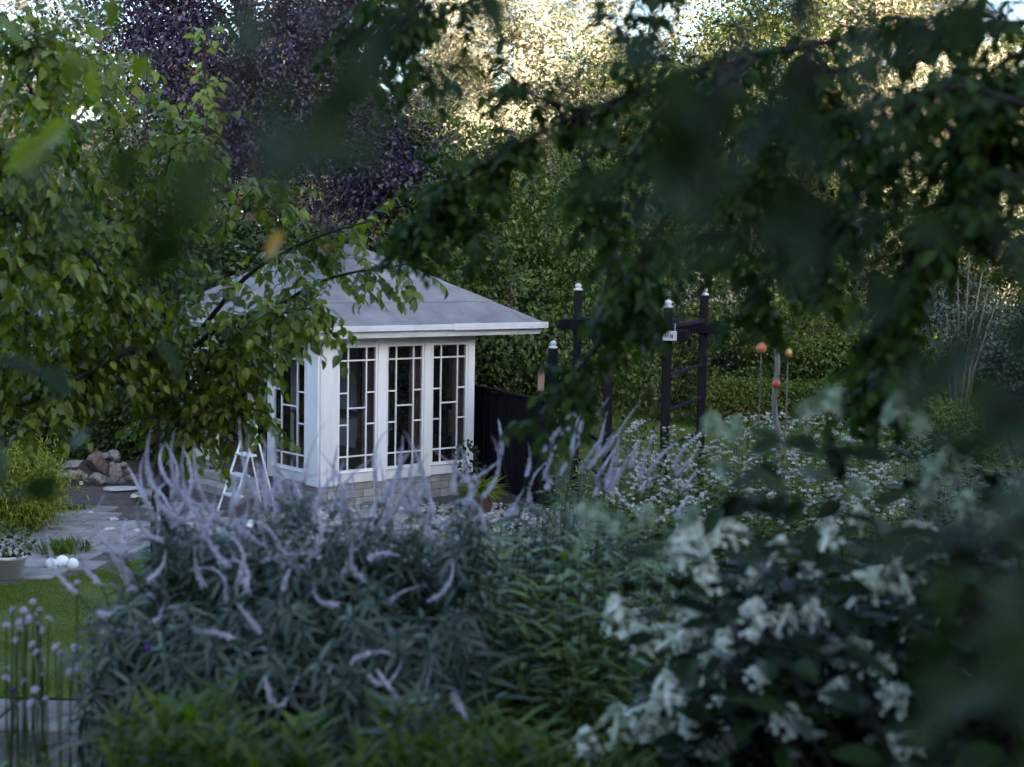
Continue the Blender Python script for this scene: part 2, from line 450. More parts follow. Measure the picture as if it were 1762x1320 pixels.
# ------------------------------------------------------------------ paved terrace
terr = tag(empty('paved_terrace', (-3.7, 19.2, 0), R(-7)), 'terrace of square grey slabs in front of the summerhouse', 'terrace', kind='structure')
TM = Matrix.Translation((-3.7, 19.2, 0)) @ Matrix.Rotation(R(-7), 4, 'Z')
put('bedding', raw_mesh('bedding', [(-4.2, -4.4, .010), (2.9, -4.4, .010), (2.9, 3.6, .010), (-4.2, 3.6, .010)], [(0, 1, 2, 3)], M['slabgap']), terr)
HROOT = Vector(at(549, 837, 20.5)); HROOT.z = 0
HM = Matrix.Translation(HROOT) @ Matrix.Rotation(R(40), 4, 'Z')
HI = HM.inverted()
rs = random.Random(3)
for i in range(-8, 6):
    for j in range(-8, 7):
        c = Vector((i * .5 + .25 + (0.25 if j % 2 else 0), j * .5 + .25, 0))
        w = TM @ c; l = HI @ w
        if -.25 < l.x < 3 and -.25 < l.y < 3.95: continue
        if in_poly(np.array([[w.x + dx, w.y + dy] for dx in (-.15, .15) for dy in (-.15, .15)]), lawn_pts).any(): continue
        if rs.random() < (.06 if w.y < 19.6 else .35 if w.y < 20.6 else .72): continue
        o = put('paving_slab', box_mesh(.47, .47, .05, M['slab'], .012), terr, (c.x, c.y, .012 + rs.uniform(-.004, .006)), (rs.gauss(0, .006), rs.gauss(0, .006), rs.gauss(0, .012)))

_ico = {}
def stone_mesh(seed, m, sub=2, rough=.22):
    key = (seed, m.name, sub)
    if key in _ico: return _ico[key]
    r = random.Random(seed)
    bm = bmesh.new(); bmesh.ops.create_icosphere(bm, subdivisions=sub, radius=1)
    ks = [(Vector((r.gauss(0, 1), r.gauss(0, 1), r.gauss(0, 1))).normalized(), r.uniform(.5, .85)) for _ in range(13)]
    for v in bm.verts:
        d = v.co.normalized(); s = 1.0
        for k, c in ks:                       # chop facets off the ball
            q = d.dot(k)
            if q > 1e-3: s = min(s, c / q)
        v.co = d * (s + rough * .25 * math.sin(5 * d.x + seed) * math.sin(6 * d.y + seed * 2) * math.sin(5 * d.z))
    me = bpy.data.meshes.new('stone'); bm.to_mesh(me); bm.free(); me.materials.append(m)
    _ico[key] = me
    return me

# stones of the heap behind the terrace: px, py of centre, half width px, half height px
heap = [(125, 800, 24, 9, 'stone', 'flat pale stone lying on top at the left end of the stone heap'),
        (122, 817, 30, 13, 'stone', 'long flat stone at the lower left of the stone heap'),
        (166, 797, 24, 21, 'brownstone', 'large round brown boulder in the middle of the stone heap'),
        (169, 824, 18, 13, 'stone', 'grey rounded stone in front of the brown boulder'),
        (147, 822, 7, 8, 'stone', 'small stone wedged beside the grey rounded stone'),
        (201, 813, 13, 18, 'stone', 'upright pointed stone at the right of the brown boulder'),
        (196, 785, 13, 11, 'stone', 'pale stone crowning the right side of the stone heap'),
        (180, 784, 8, 7, 'stone', 'little pale stone behind the brown boulder top'),
        (194, 800, 8, 6, 'stone', 'small pale stone between crown stone and upright stone'),
        (213, 800, 7, 7, 'stone', 'small pale stone right of the upright stone top'),
        (222, 811, 9, 7, 'brownstone', 'dark small stone at the right end of the stone heap'),
        (228, 822, 14, 11, 'brownstone', 'dark broad stone at the lower right end of the heap'),
        (140, 831, 5, 4, 'flat', 'tiny pale stone at the foot of the stone heap')]
for i, (px, py, w, h, mk, lab) in enumerate(heap):
    Y = 22.3 if i not in (2, 6, 7) else 22.6
    p = at(px, py, Y); s = Y / FPX
    p.z = max(p.z, h * s * .8)
    o = put('stone', stone_mesh(i + 11, M[mk], 3), None, p, (rs.uniform(-.2, .2), rs.uniform(-.2, .2), rs.uniform(0, 6)), (w * s * 1.05, w * s * .9, h * s * 1.1))
    tag(o, lab, 'stone', 'stones of the heap by the terrace')
flats = [(205, 846, 40, 'broad pale flagstone lying behind the terrace below the stone heap'), (155, 887, 11, 'small white flat stone on the terrace slabs'),
         (195, 899, 13, 'white flat stone left of the tree trunk on the terrace'), (185, 916, 14, 'pale flat stone nearest the lawn on the terrace'),
         (240, 918, 15, 'pale flagstone just left of the dark tree trunk'), (232, 858, 12, 'small pale flagstone at the right of the broad flagstone'),
         (330, 905, 20, 'pale rough flagstone right of the tree trunk'), (350, 925, 22, 'pale rough flagstone in front of the step ladder')]
for i, (px, py, w, lab) in enumerate(flats):
    p = on_ground(px, py); s = p.y / FPX
    o = put('flagstone', stone_mesh(i + 41, M['flat'], 3), None, (p.x, p.y, .035), (0, 0, rs.uniform(0, 6)), (w * s, w * s * .8, .035))
    tag(o, lab, 'flagstone', 'loose pale flagstones on the terrace')

# cobbles round the plinth and the far edge of the bed
pv, pt = [], []
ico = bmesh.new(); bmesh.ops.create_icosphere(ico, subdivisions=1, radius=1)
IV = np.array([v.co[:] for v in ico.verts]); IT = np.array([[v.index for v in f.verts] for f in ico.faces]); ico.free()
n = 2600
PP = np.c_[RNG.uniform(-2.6, 1.2, n), RNG.uniform(17.6, 21.2, n)]
keep = np.array([(HI @ Vector((x, y, 0))).x < 2.9 and (HI @ Vector((x, y, 0))).y < -.1 or (HI @ Vector((x, y, 0))).x > 2.8 for x, y in PP])
PP = PP[keep]; n = len(PP)
sc = RNG.uniform(.02, .06, (n, 1, 1)) * RNG.uniform(.6, 1.2, (n, 1, 3)); sc[:, :, 2] *= .6
V = np.c_[PP, np.full(n, .02)][:, None, :] + IV[None] * sc
T = IT[None] + (np.arange(n) * len(IV))[:, None, None]
o = put('cobbles', tri_mesh('cobbles', V.reshape(-1, 3), T.reshape(-1, 3), M['pebble']))
tag(o, 'rounded grey cobbles spread along the foot of the summerhouse', 'cobbles', kind='stuff')

# ------------------------------------------------------------------ summerhouse
house = tag(empty('summerhouse', HROOT, R(40)), 'white wooden summerhouse with grey hipped roof and lattice windows', 'summerhouse')
UL, VL = 2.68, 3.65
ZB, ZT = .355, 2.42           # top of the block plinth, top of the walls
ENT = (1.34, 2.86)           # open entrance in the left face
TH = .09
# plinth blocks
bl, bh = .30, .118
rb = random.Random(9)
for c in range(3):
    z = c * bh + bh / 2
    for face, LEN in (('u', UL), ('v', VL)):
        s = -.0 - (bl / 2 if c % 2 else 0)
        while s < LEN - .02:
            a, b = max(s, 0.0), min(s + bl, LEN); s += bl
            if b - a < .06: continue
            if face == 'v' and a < ENT[1] and b > ENT[0] and c > 0: continue
            j = rb.uniform(-.006, .006)
            if face == 'u': lo, hi = (a + .003, .02 + j, 0), (b - .003, .16 + j, 0)
            else: lo, hi = (.02 + j, max(a, .165) + .003, 0), (.16 + j, b - .003, 0)
            if hi[1] - lo[1] < .04: continue
            box('block', (lo[0], lo[1], z - bh / 2 + .002), (hi[0], hi[1], z + bh / 2 - .003), M['block'], house, .008)
box('mortar_core', (.04, .04, 0), (UL - .03, VL - .03, ZB - .012), M['slabgap'], house, 0)
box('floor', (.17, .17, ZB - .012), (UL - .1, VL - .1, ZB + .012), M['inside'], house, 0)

def face_pt(face, s, out, z):
    """a point on a face: s along it, out = how far it stands proud of the wall"""
    return (s, -out, z) if face == 'u' else (-out, s, z)
def board(name, face, s0, s1, z0, z1, o0, o1, parent=house, m=None, bevel=.004):
    a, b = face_pt(face, s0, o1, z0), face_pt(face, s1, o0, z1)
    lo = tuple(min(a[i], b[i]) for i in range(3)); hi = tuple(max(a[i], b[i]) for i in range(3))
    return box(name, lo, hi, m or M['white'], parent, bevel)

WZ0, WZ1 = .495, 2.26
def window(face, s0, s1, back=True):
    W, H = s1 - s0, WZ1 - WZ0
    fr = MB(); t = .032
    def fb(a0, a1, z0, z1):
        p, q = face_pt(face, a0, .012, z0), face_pt(face, a1, -.035, z1)
        fr.box([min(p[i], q[i]) for i in range(3)], [max(p[i], q[i]) for i in range(3)])
    fb(s0, s0 + t, WZ0, WZ1); fb(s1 - t, s1, WZ0, WZ1); fb(s0 + t, s1 - t, WZ0, WZ0 + t); fb(s0 + t, s1 - t, WZ1 - t, WZ1)
    win = fr.build('window', M['white'], house)
    xa, xb = s0 + t, s1 - t; za, zb = WZ0 + t, WZ1 - t
    X = lambda f: xa + (xb - xa) * f
    Z = lambda f: zb + (za - zb) * f
    b = .011
    cols = [(0, .245), (.245, .755), (.755, 1)]
    for f in (.245, .755): board('muntin', face, X(f) - b, X(f) + b, za, zb, -.020, .004, win, bevel=.002)
    cuts = {0: (.105, .37, .63, .89), 1: (.105, .495, .89), 2: (.105, .37, .63, .89)}
    for ci, (f0, f1) in enumerate(cols):
        e0 = X(f0) + (b + .0005 if ci else 0); e1 = X(f1) - (b + .0005 if ci < 2 else 0)
        prev = 0
        for k in cuts[ci]:
            board('muntin', face, e0, e1, Z(k) - b, Z(k) + b, -.018, .002, win, bevel=.002)
        for k in (*cuts[ci], 1):
            z1 = Z(prev) - (b if prev else 0); z0 = Z(k) + (b if k < 1 else 0)
            board('pane', face, e0 + .0005, e1 - .0005, z0 + .0005, z1 - .0005, -.012, -.008, win, M['glass'], 0)
            prev = k
    return win

# right face: boards, three windows, posts
wins_u = [(.285, .945), (1.10, 1.755), (1.895, 2.55)]
wins_v = [(.34, 1.22), (2.96, 3.52)]
board('corner_board', 'u', .0, .275, ZB - .03, ZT, -.03, .03)
board('corner_board', 'v', .0, .33, ZB - .03, ZT, -.03, .03)
edges = [.275, .945, 1.10, 1.755, 1.895, 2.55]
for a, b in ((.95, 1.095), (1.76, 1.89), (2.555, UL)): board('post', 'u', a, b, ZB - .028, ZT, -.05, .022)
for a, b in wins_u:
    board('sill_panel', 'u', a - .005, b + .005, ZB - .012, WZ0 - .012, -.03, .012)
    board('sill', 'u', a - .005, b + .005, WZ0 - .012, WZ0, -.03, .03)
    board('head_panel', 'u', a - .005, b + .005, WZ1, ZT, -.03, .012)
    window('u', a, b)
for a, b in ((1.225, ENT[0]), (ENT[1], 2.955), (3.525, VL)): board('post', 'v', a, b, ZB - .028, ZT, -.05, .022)
for a, b in wins_v:
    board('sill_panel', 'v', a - .005, b + .005, ZB - .012, WZ0 - .012, -.03, .012)
    board('sill', 'v', a - .005, b + .005, WZ0 - .012, WZ0, -.03, .03)
    board('head_panel', 'v', a - .005, b + .005, WZ1, ZT, -.03, .012)
    window('v', a, b)
board('entrance_head', 'v', ENT[0] + .002, ENT[1] - .002, 2.25, ZT, -.04, .01)
# back walls (timber lined) and the ceiling
for k, (u0, u1) in enumerate(((.05, .30), (.95, 1.10), (1.75, 1.90), (2.55, UL - .11))):
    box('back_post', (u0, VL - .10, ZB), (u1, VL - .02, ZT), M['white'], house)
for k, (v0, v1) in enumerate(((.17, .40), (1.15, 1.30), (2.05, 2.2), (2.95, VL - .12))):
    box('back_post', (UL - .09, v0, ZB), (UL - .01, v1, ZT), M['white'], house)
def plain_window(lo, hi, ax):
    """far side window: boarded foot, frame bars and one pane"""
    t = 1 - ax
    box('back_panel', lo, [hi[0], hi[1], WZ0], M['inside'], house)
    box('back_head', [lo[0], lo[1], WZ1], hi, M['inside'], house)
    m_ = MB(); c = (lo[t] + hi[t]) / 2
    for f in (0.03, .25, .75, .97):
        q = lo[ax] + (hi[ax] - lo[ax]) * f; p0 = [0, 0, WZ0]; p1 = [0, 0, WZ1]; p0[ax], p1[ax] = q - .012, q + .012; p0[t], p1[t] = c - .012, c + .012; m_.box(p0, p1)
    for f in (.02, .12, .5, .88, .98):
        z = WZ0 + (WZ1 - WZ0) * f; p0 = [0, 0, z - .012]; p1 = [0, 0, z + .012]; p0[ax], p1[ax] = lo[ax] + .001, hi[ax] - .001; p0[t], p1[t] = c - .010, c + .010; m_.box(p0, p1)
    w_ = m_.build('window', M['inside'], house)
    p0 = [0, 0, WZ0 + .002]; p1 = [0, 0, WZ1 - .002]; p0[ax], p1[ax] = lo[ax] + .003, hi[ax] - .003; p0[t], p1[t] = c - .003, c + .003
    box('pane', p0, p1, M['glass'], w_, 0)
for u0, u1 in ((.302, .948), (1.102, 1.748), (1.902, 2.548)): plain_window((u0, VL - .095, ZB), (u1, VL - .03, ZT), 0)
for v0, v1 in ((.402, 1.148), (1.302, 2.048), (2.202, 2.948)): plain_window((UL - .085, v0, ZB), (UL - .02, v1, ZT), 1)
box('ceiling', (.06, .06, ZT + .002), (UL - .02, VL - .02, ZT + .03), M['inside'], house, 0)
def curtain(face, s0, s1, z0, z1, depth):
    V, F, n = [], [], 14
    for k in range(n + 1):
        s = s0 + (s1 - s0) * k / n; d = depth + .02 * math.sin(k * 1.9)
        for z in (z0, z1): V.append(face_pt(face, s, -d, z))
    for k in range(n): F.append((2 * k, 2 * k + 2, 2 * k + 3, 2 * k + 1))
    put('curtain', raw_mesh('curtain', V, F, M['curtain']), house)
for a, b in wins_u: curtain('u', b - .16, b + .05, ZB + .25, 2.34, .13)
curtain('u', .30, .40, ZB + .25, 2.34, .13)
for k, (y0, y1, z0, z1) in enumerate(((1.42, 2.78, .0, .13), (1.42, 2.78, .13, .25))):
    box('step', (-.50 + .24 * k, y0, z0 + .002), (.0 + .015, y1, z1), M['block'], house, .01)
# a table and bench inside
tb = MB(); tb.box((1.0, 1.2, 1.08), (1.8, 2.4, 1.12))
for x, y in ((1.05, 1.25), (1.72, 1.25), (1.05, 2.3), (1.72, 2.3)): tb.box((x, y, ZB + .012), (x + .05, y + .05, 1.08))
tbl = tb.build('table', M['inside']); tbl.matrix_world = HM
tag(tbl, 'dark wooden table standing inside the summerhouse', 'table')

# roof
E = [(-.40, -.40), (3.74, -.40), (3.74, 4.05), (-.40, 4.05)]
ZE, ZR = 2.53, 3.66
RU = 1.67; RIDGE = [(RU, 1.70), (RU, 2.85)]
def lerp(a, b, t): return tuple(a[i] + (b[i] - a[i]) * t for i in range(3))
C = [(x, y, ZE) for x, y in E]; RA, RB_ = (*RIDGE[0], ZR), (*RIDGE[1], ZR)
rooffaces = [(C[0], C[1], RA, RA), (C[1], C[2], RB_, RA), (C[2], C[3], RB_, RB_), (C[3], C[0], RA, RB_)]
for a, b, tb_, ta in rooffaces:
    nrm = (Vector(b) - Vector(a)).cross(Vector(ta) - Vector(a)).normalized()
    cuts = [-.006, .27, .54, .80, 1.0]
    for k in range(4):
        t0, t1 = cuts[k], min(1.0, cuts[k + 1] + .02)
        q = [lerp(a, ta, t0), lerp(b, tb_, t0), lerp(b, tb_, t1), lerp(a, ta, t1)]
        off0, off1 = nrm * (.012 if k else .006), nrm * .004
        top = [Vector(q[0]) + off0, Vector(q[1]) + off0, Vector(q[2]) + off1, Vector(q[3]) + off1]
        botm = [p - nrm * .004 for p in top]
        if (top[2] - top[3]).length < .02: V, F = top[:3] + botm[:3], [(0, 1, 2), (5, 4, 3), (0, 3, 4, 1), (1, 4, 5, 2), (2, 5, 3, 0)]
        else: V, F = top + botm, [(0, 1, 2, 3), (7, 6, 5, 4), (0, 4, 5, 1), (1, 5, 6, 2), (2, 6, 7, 3), (3, 7, 4, 0)]
        put('roofing_felt', raw_mesh('roofing_felt', V, F, M['roof']), house)
rd = MB()
for p in C: rd.V.append(Vector(p) - Vector((0, 0, .03)))
rd.V += [Vector(RA) - Vector((0, 0, .035)), Vector(RB_) - Vector((0, 0, .035))]
rd.F += [(0, 1, 4), (1, 2, 5, 4), (2, 3, 5), (3, 0, 4, 5), (3, 2, 1, 0)]
rd.build('roof_deck', M['white'], house)
mbc = MB()
for a, b in ((RA, RB_), (C[0], RA), (C[1], RA), (C[2], RB_), (C[3], RB_)):
    mbc.tube([Vector(a) + Vector((0, 0, .012)), Vector(b) + Vector((0, 0, .016))], .03, 6)
# fascia boards and the metal edge strip on top of them
fz0, fz1 = 2.375, 2.50
def fascia(i, ax, s0, s1, pos, sgn):
    # boards whose lower edge leans inward like the photo's
    d = .022
    if ax == 'u':
        V = [(s0, pos, fz1), (s1, pos, fz1), (s1 - .05, pos + sgn * .055, fz0), (s0 + .05, pos + sgn * .055, fz0)]
        V2 = [(x, y + sgn * d, z) for x, y, z in V]
    else:
        V = [(pos, s0, fz1), (pos, s1, fz1), (pos + sgn * .055, s1 - .05, fz0), (pos + sgn * .055, s0 + .05, fz0)]
        V2 = [(x + sgn * d, y, z) for x, y, z in V]
    me = raw_mesh('fascia_board', V + V2, [(0, 1, 2, 3), (7, 6, 5, 4), (0, 4, 5, 1), (1, 5, 6, 2), (2, 6, 7, 3), (3, 7, 4, 0)], M['white'])
    put('fascia_board', me, house)
fascia(0, 'u', -.38, 3.72, -.38, 1); fascia(1, 'v', -.38, 4.03, -.38, 1)
fascia(2, 'u', -.38, 3.72, 4.03, -1); fascia(3, 'v', -.38, 4.03, 3.72, -1)
box('soffit', (-.30, -.30, 2.425), (3.64, 3.95, 2.44), M['white'], house, 0)
box('edge_strip', (-.415, -.418, 2.47), (2.0, -.402, 2.55), M['flash'], house, .003)
box('edge_strip', (1.98, -.424, 2.462), (3.757, -.404, 2.556), M['flash'], house, .003)
box('edge_strip', (-.418, -.400, 2.47), (-.402, 4.06, 2.55), M['flash'], house, .003)
box('edge_strip', (3.742, -.400, 2.47), (3.758, 4.06, 2.55), M['flash'], house, .003)

# ------------------------------------------------------------------ white step ladder in front of the entrance
lp = on_ground(385, 893); lad = tag(empty('step_ladder', (lp.x + .16, lp.y + .36, 0), R(36)), 'white metal step ladder opened before the summerhouse entrance', 'step ladder')
def lt(k): return Vector((-.05 - .0 + .52 * k, 0, 1.42 * k))
for sy in (-.19, .19):
    MB().tube([(-.25, sy * 1.15, .0), (.12, sy * .85, 1.08), (.22, sy * .8, 1.45)], [.018, .018, .016], 6).build('rail', M['alu'], lad)
    MB().tube([(.42, sy * 1.1, 0), (.16, sy * .8, 1.1)], .014, 6).build('rear_leg', M['alu'], lad)
MB().tube([(.22, -.155, 1.45), (.235, -.10, 1.51), (.235, .10, 1.51), (.22, .155, 1.45)], .014, 6).build('hand_rail', M['alu'], lad)
for z, d in ((.27, .09), (.54, .09), (.81, .10)):
    x = -.25 + .37 * z / 1.08
    box('tread', (x - .03, -.19, z - .012), (x + d + .02, .19, z + .012), M['alu'], lad, .004)
MB().tube([(.355, -.2, .27), (.355, .2, .27)], .01, 5).build('brace', M['alu'], lad)

# ------------------------------------------------------------------ white balls, pots
def ball_mesh(name, m, n=20):
    bm = bmesh.new(); bmesh.ops.create_uvsphere(bm, u_segments=n, v_segments=n // 2 + 2, radius=1)
    me = bpy.data.meshes.new(name); bm.to_mesh(me); bm.free(); me.materials.append(m)
    me.polygons.foreach_set('use_smooth', [True] * len(me.polygons)); return me
bmesh_ball = ball_mesh('garden_ball', M['globe'])
for px, py, r, lab in ((88, 970, 11, 'leftmost of the three white garden balls at the lawn edge'), (107, 966, 12, 'middle white garden ball at the lawn edge'),
                       (125, 970, 11, 'rightmost of the three white balls by the lawn edge'), (429, 902, 9, 'lone white ball on the cobbles near the step ladder')):
    p = on_ground(px, py + r); rr = r * p.y / FPX
    o = put('garden_ball', bmesh_ball, None, (p.x, p.y, rr * .93), None, rr); tag(o, lab, 'ball', 'white garden balls')

def pot(name, loc, r, h, m, label, cat='flowerpot'):
    root = tag(empty(name, loc), label, cat)
    MB().lathe([(0, .0), (r * .72, 0), (r * .98, h * .86), (r * 1.06, h * .87), (r * 1.08, h), (r * .95, h), (r * .9, h * .85)], 20).build('pot', m, root, True)
    MB().lathe([(r * .9, h * .86), (0, h * .88)], 20).build('soil', M['soil'], root)
    return root

def leaf_ball(P0, rad, n, size, down=.2, flat=1.0):
    u = norm(RNG.normal(0, 1, (n, 3))); rr = RNG.uniform(.35, 1, (n, 1)) ** .5
    P = np.array(P0) + u * rr * np.array(rad)
    D = norm(u + RNG.normal(0, .7, (n, 3)) - np.array([0, 0, down])); N = norm(u * .5 + np.array([0, 0, .7]) + RNG.normal(0, .5, (n, 3)))
    return P, D, N, RNG.uniform(.7, 1.2, n) * size
# potted climber on the plinth corner
p = at(803, 808, 20.9); pr = pot('flowerpot', (p.x, p.y, .0), .13, .36, M['greypot'], 'grey pot with dark leafy climber against the last summerhouse window', 'potted plant')
lc = leaf_ball((0, 0, .62), (.18, .18, .34), 260, .075); leaf_cloud('foliage', *lc, OVAL, M['l_hedge'], pr)
p = on_ground(826, 884); pr = pot('flowerpot', (p.x, p.y, 0), .19, .30, M['terracotta'], 'terracotta pot of yellow striped grass by the plinth corner', 'potted plant')
n = 220; D = norm(np.c_[RNG.normal(0, 1, (n, 2)), RNG.uniform(.3, 1.6, n)])
leaf_cloud('foliage', np.c_[RNG.normal(0, .05, (n, 2)), np.full(n, .27)], D, np.tile([0, 0, 1.], (n, 1)) + RNG.normal(0, .2, (n, 3)), RNG.uniform(.2, .36, n), (LANCE[0] * np.array([.6, 1, 2.2]), LANCE[1]), M['l_yellow'], pr)
p = on_ground(18, 996); pr = pot('flowerpot', (p.x, p.y, 0), .17, .26, M['whitepot'], 'white pot of leafy green plant at the terrace edge', 'potted plant')
lc = leaf_ball((0, 0, .40), (.26, .26, .2), 300, .06); leaf_cloud('foliage', *lc, OVAL, M['l_shrub'], pr)

# ------------------------------------------------------------------ black board fence and pergola
f0, f1 = at(812, 700, 23.4), at(948, 720, 20.9)
f0.z = f1.z = 0
fl = (f1 - f0).length; fa = math.atan2(f1.y - f0.y, f1.x - f0.x)
fen = tag(empty('board_fence', f0, fa), 'black board fence between the summerhouse and the pergola', 'fence')
nb = int(fl / .125)
for k in range(nb):
    x = (k + .5) * fl / nb
    put('board', box_mesh(.108, .02, 1.44, M['black'], .003), fen, (x, rs.uniform(-.004, .004), .04 + .72 + rs.uniform(-.006, .006)))
box('rail', (0, .012, .3), (fl, .06, .38), M['black'], fen); box('rail', (0, .012, 1.25), (fl, .06, 1.33), M['black'], fen)
box('capping', (-.02, -.04, 1.49), (fl, .06, 1.53), M['black'], fen)
def capped_post(x, y, h, w, parent, name='post'):
    o = box(name, (x - w / 2, y - w / 2, 0), (x + w / 2, y + w / 2, h), M['black'], parent)
    c = MB()
    c.lathe([(.0, h + .001), (w * .56, h + .001), (w * .6, h + .015), (w * .56, h + .028), (w * .3, h + .036), (w * .3, h + .042), (w * .42, h + .062), (w * .42, h + .08), (w * .32, h + .10), (0, h + .112)], 14, (x - o.location.x, y - o.location.y, -o.location.z))
    c.build('ball_cap', M['cap'], o, True)
    return o
tp = at(943, 588, 20.75); capped_post(fl + .03, 0, tp.z - .1, .105, fen)
# terracotta tile hung on the fence post
tp = at(931, 657, 20.75); o = box('wall_planter', (tp.x - .045, tp.y - .02, tp.z - .13), (tp.x + .045, tp.y + .06, tp.z + .13), M['terracotta'], None, .012)
tag(o, 'slim terracotta planter hanging on the black fence post', 'planter')

PA, PB, PC, PD = at(995, 495, 22.6), at(1049, 560, 20.2), at(1150, 520, 20.0), at(1212, 510, 22.2)
per = tag(empty('pergola', (PA.x, PA.y, 0)), 'black wooden pergola with white ball caps beside the flower bed', 'pergola')
o0 = Vector((PA.x, PA.y, 0))
top = [(PA, 3.05), (PB, 2.95), (PC, 2.90), (PD, 3.02)]
loc2 = []
for (p, h) in top:
    q = Vector((p.x, p.y, 0)) - o0; loc2.append(q)
    capped_post(q.x, q.y, h - .02, .115, per)
def bar(name, a, b, z, w, h, ext=0.0, dz=0.0, m=M['black']):
    a, b = Vector(a), Vector(b); d = (b - a).normalized(); a = a - d * ext; b = b + d * ext
    o = put(name, box_mesh((b - a).length, w, h, m, .006), per, ((a + b) / 2 + Vector((0, 0, z + dz))), (0, 0, math.atan2(d.y, d.x)))
    return o
side = lambda a, b: (b - a).normalized().cross(Vector((0, 0, 1))) * .08
for a, b in ((0, 3), (1, 2)):
    off = side(loc2[a], loc2[b])
    bar('beam', loc2[a] + off, loc2[b] + off, 2.52, .045, .15, .28)
    bar('beam', loc2[a] - off, loc2[b] - off, 2.52, .045, .15, .28, .002)
for k in range(6):
    t = k / 5
    bar('rafter', loc2[0].lerp(loc2[3], t), loc2[1].lerp(loc2[2], t), 2.63, .05, .06, .25, .001 * k)
for a, b in ((0, 1), (2, 3)):
    for z in (.55, 1.0, 1.5, 1.98): bar('rung', loc2[a], loc2[b], z, .035, .05, -.05)
# sign hanging from the beam
sp = at(1152, 578, 19.75)
sg = tag(empty('sign', sp), 'small white board sign hanging under the pergola beam', 'sign')
put('board', box_mesh(.19, .018, .125, M['sign'], .004), sg)
def word(letters, parent, x0, h, w, gap):
    S = {'N': [(0, 0, 0, 1), (0, 1, 1, 0), (1, 0, 1, 1)], 'H': [(0, 0, 0, 1), (1, 0, 1, 1), (0, .5, 1, .5)], 'I': [(.5, 0, .5, 1)]}
    for i, ch in enumerate(letters):
        mb = MB()
        for a, b, c, d in S[ch]:
            mb.tube([(x0 + i * (w + gap) + a * w, -.012, (b - .5) * h), (x0 + i * (w + gap) + c * w, -.012, (d - .5) * h)], .006, 4)
        mb.build('letter', M['signink'], parent)
word('HN', sg, -.05, .06, .032, .026)
for x in (-.07, .07): MB().tube([(x, 0, .06), (x, 0, .16)], .004, 4).build('hanger', M['alu'], sg)

# ------------------------------------------------------------------ ceramic poppies / balls and driftwood stake
def stake(pxy0, pxy1, Y, name, label, m, r0, r1):
    a, b = at(*pxy0, Y), at(*pxy1, Y + .05)
    pts = [a.lerp(b, t) + Vector((.02 * math.sin(9 * t), 0, 0)) for t in np.linspace(0, 1, 8)]
    pts.insert(0, Vector((a.x, a.y, 0)))
    o = MB().tube(pts, [r0] + [r0 + (r1 - r0) * t for t in np.linspace(0, 1, 8)], 7).build(name, m, None, True)
    return o
tag(stake((1338, 800), (1334, 600), 13, 'driftwood_stake', '', M['driftwood'], .026, .022), 'weathered grey driftwood stake rising from the white flowers', 'stake')
for px, py, r, mk, lab in ((1310, 599, 11, 'orangeglaze', 'orange ceramic ball on a thin rod left of the driftwood stake'),
                           (1356, 608, 9, 'ochreglaze', 'ochre and red ceramic ball right of the driftwood stake'),
                           (1336, 661, 9, 'redglaze', 'red ceramic ball low against the driftwood stake')):
    Y = 12.7; p = at(px, py, Y); rr = r * .85 * Y / FPX
    root = tag(empty('garden_ornament', (p.x, p.y, 0)), lab, 'ornament', 'ceramic balls on rods')
    mb = MB(); mb.lathe([(rr * .25, -rr * 1.0), (rr * .8, -rr * .7), (rr * 1.0, -rr * .1), (rr * .9, rr * .45), (rr * .5, rr * .85), (rr * .16, rr * .98), (rr * .1, rr * 1.15), (0, rr * 1.2)], 16)
    b = mb.build('ceramic_ball', M[mk], root, True, (0, 0, p.z)); b.rotation_euler = (0, R(12), 0)
    MB().tube([(0, 0, 0), (0, 0, p.z - rr * .7)], .006, 5).build('rod', M['driftwood'], root)

# ------------------------------------------------------------------ vegetation builders
def crown_leaves(c, rad, clumps, per, size, spread=.45, inner=.45, droop=.35, seed=0, lump=.3):
    r = np.random.default_rng(seed + 100)
    u = norm(r.normal(0, 1, (clumps, 3)))
    lumpf = 1 + lump * np.sin(3.1 * u[:, 0] + seed) * np.sin(3.7 * u[:, 2] + 2 * seed) + lump * .5 * np.sin(6 * u[:, 1] + seed)
    rr = r.uniform(inner, 1, clumps) ** .6
    C = np.array(c) + u * (rr * lumpf)[:, None] * np.array(rad)
    k = r.poisson(per, clumps); idx = np.repeat(np.arange(clumps), k); n = len(idx)
    sp = r.uniform(.5, 1.3, clumps)[idx][:, None] * spread
    P = C[idx] + r.normal(0, 1, (n, 3)) * sp * np.array([1, 1, .55])
    out = norm(P - np.array(c) + 1e-6)
    D = norm(out * .5 + r.normal(0, .7, (n, 3)) - np.array([0, 0, droop]))
    N = norm(out * .4 + np.array([0, 0, .8]) + r.normal(0, .55, (n, 3)))
    return P, D, N, r.uniform(.65, 1.25, n) * size

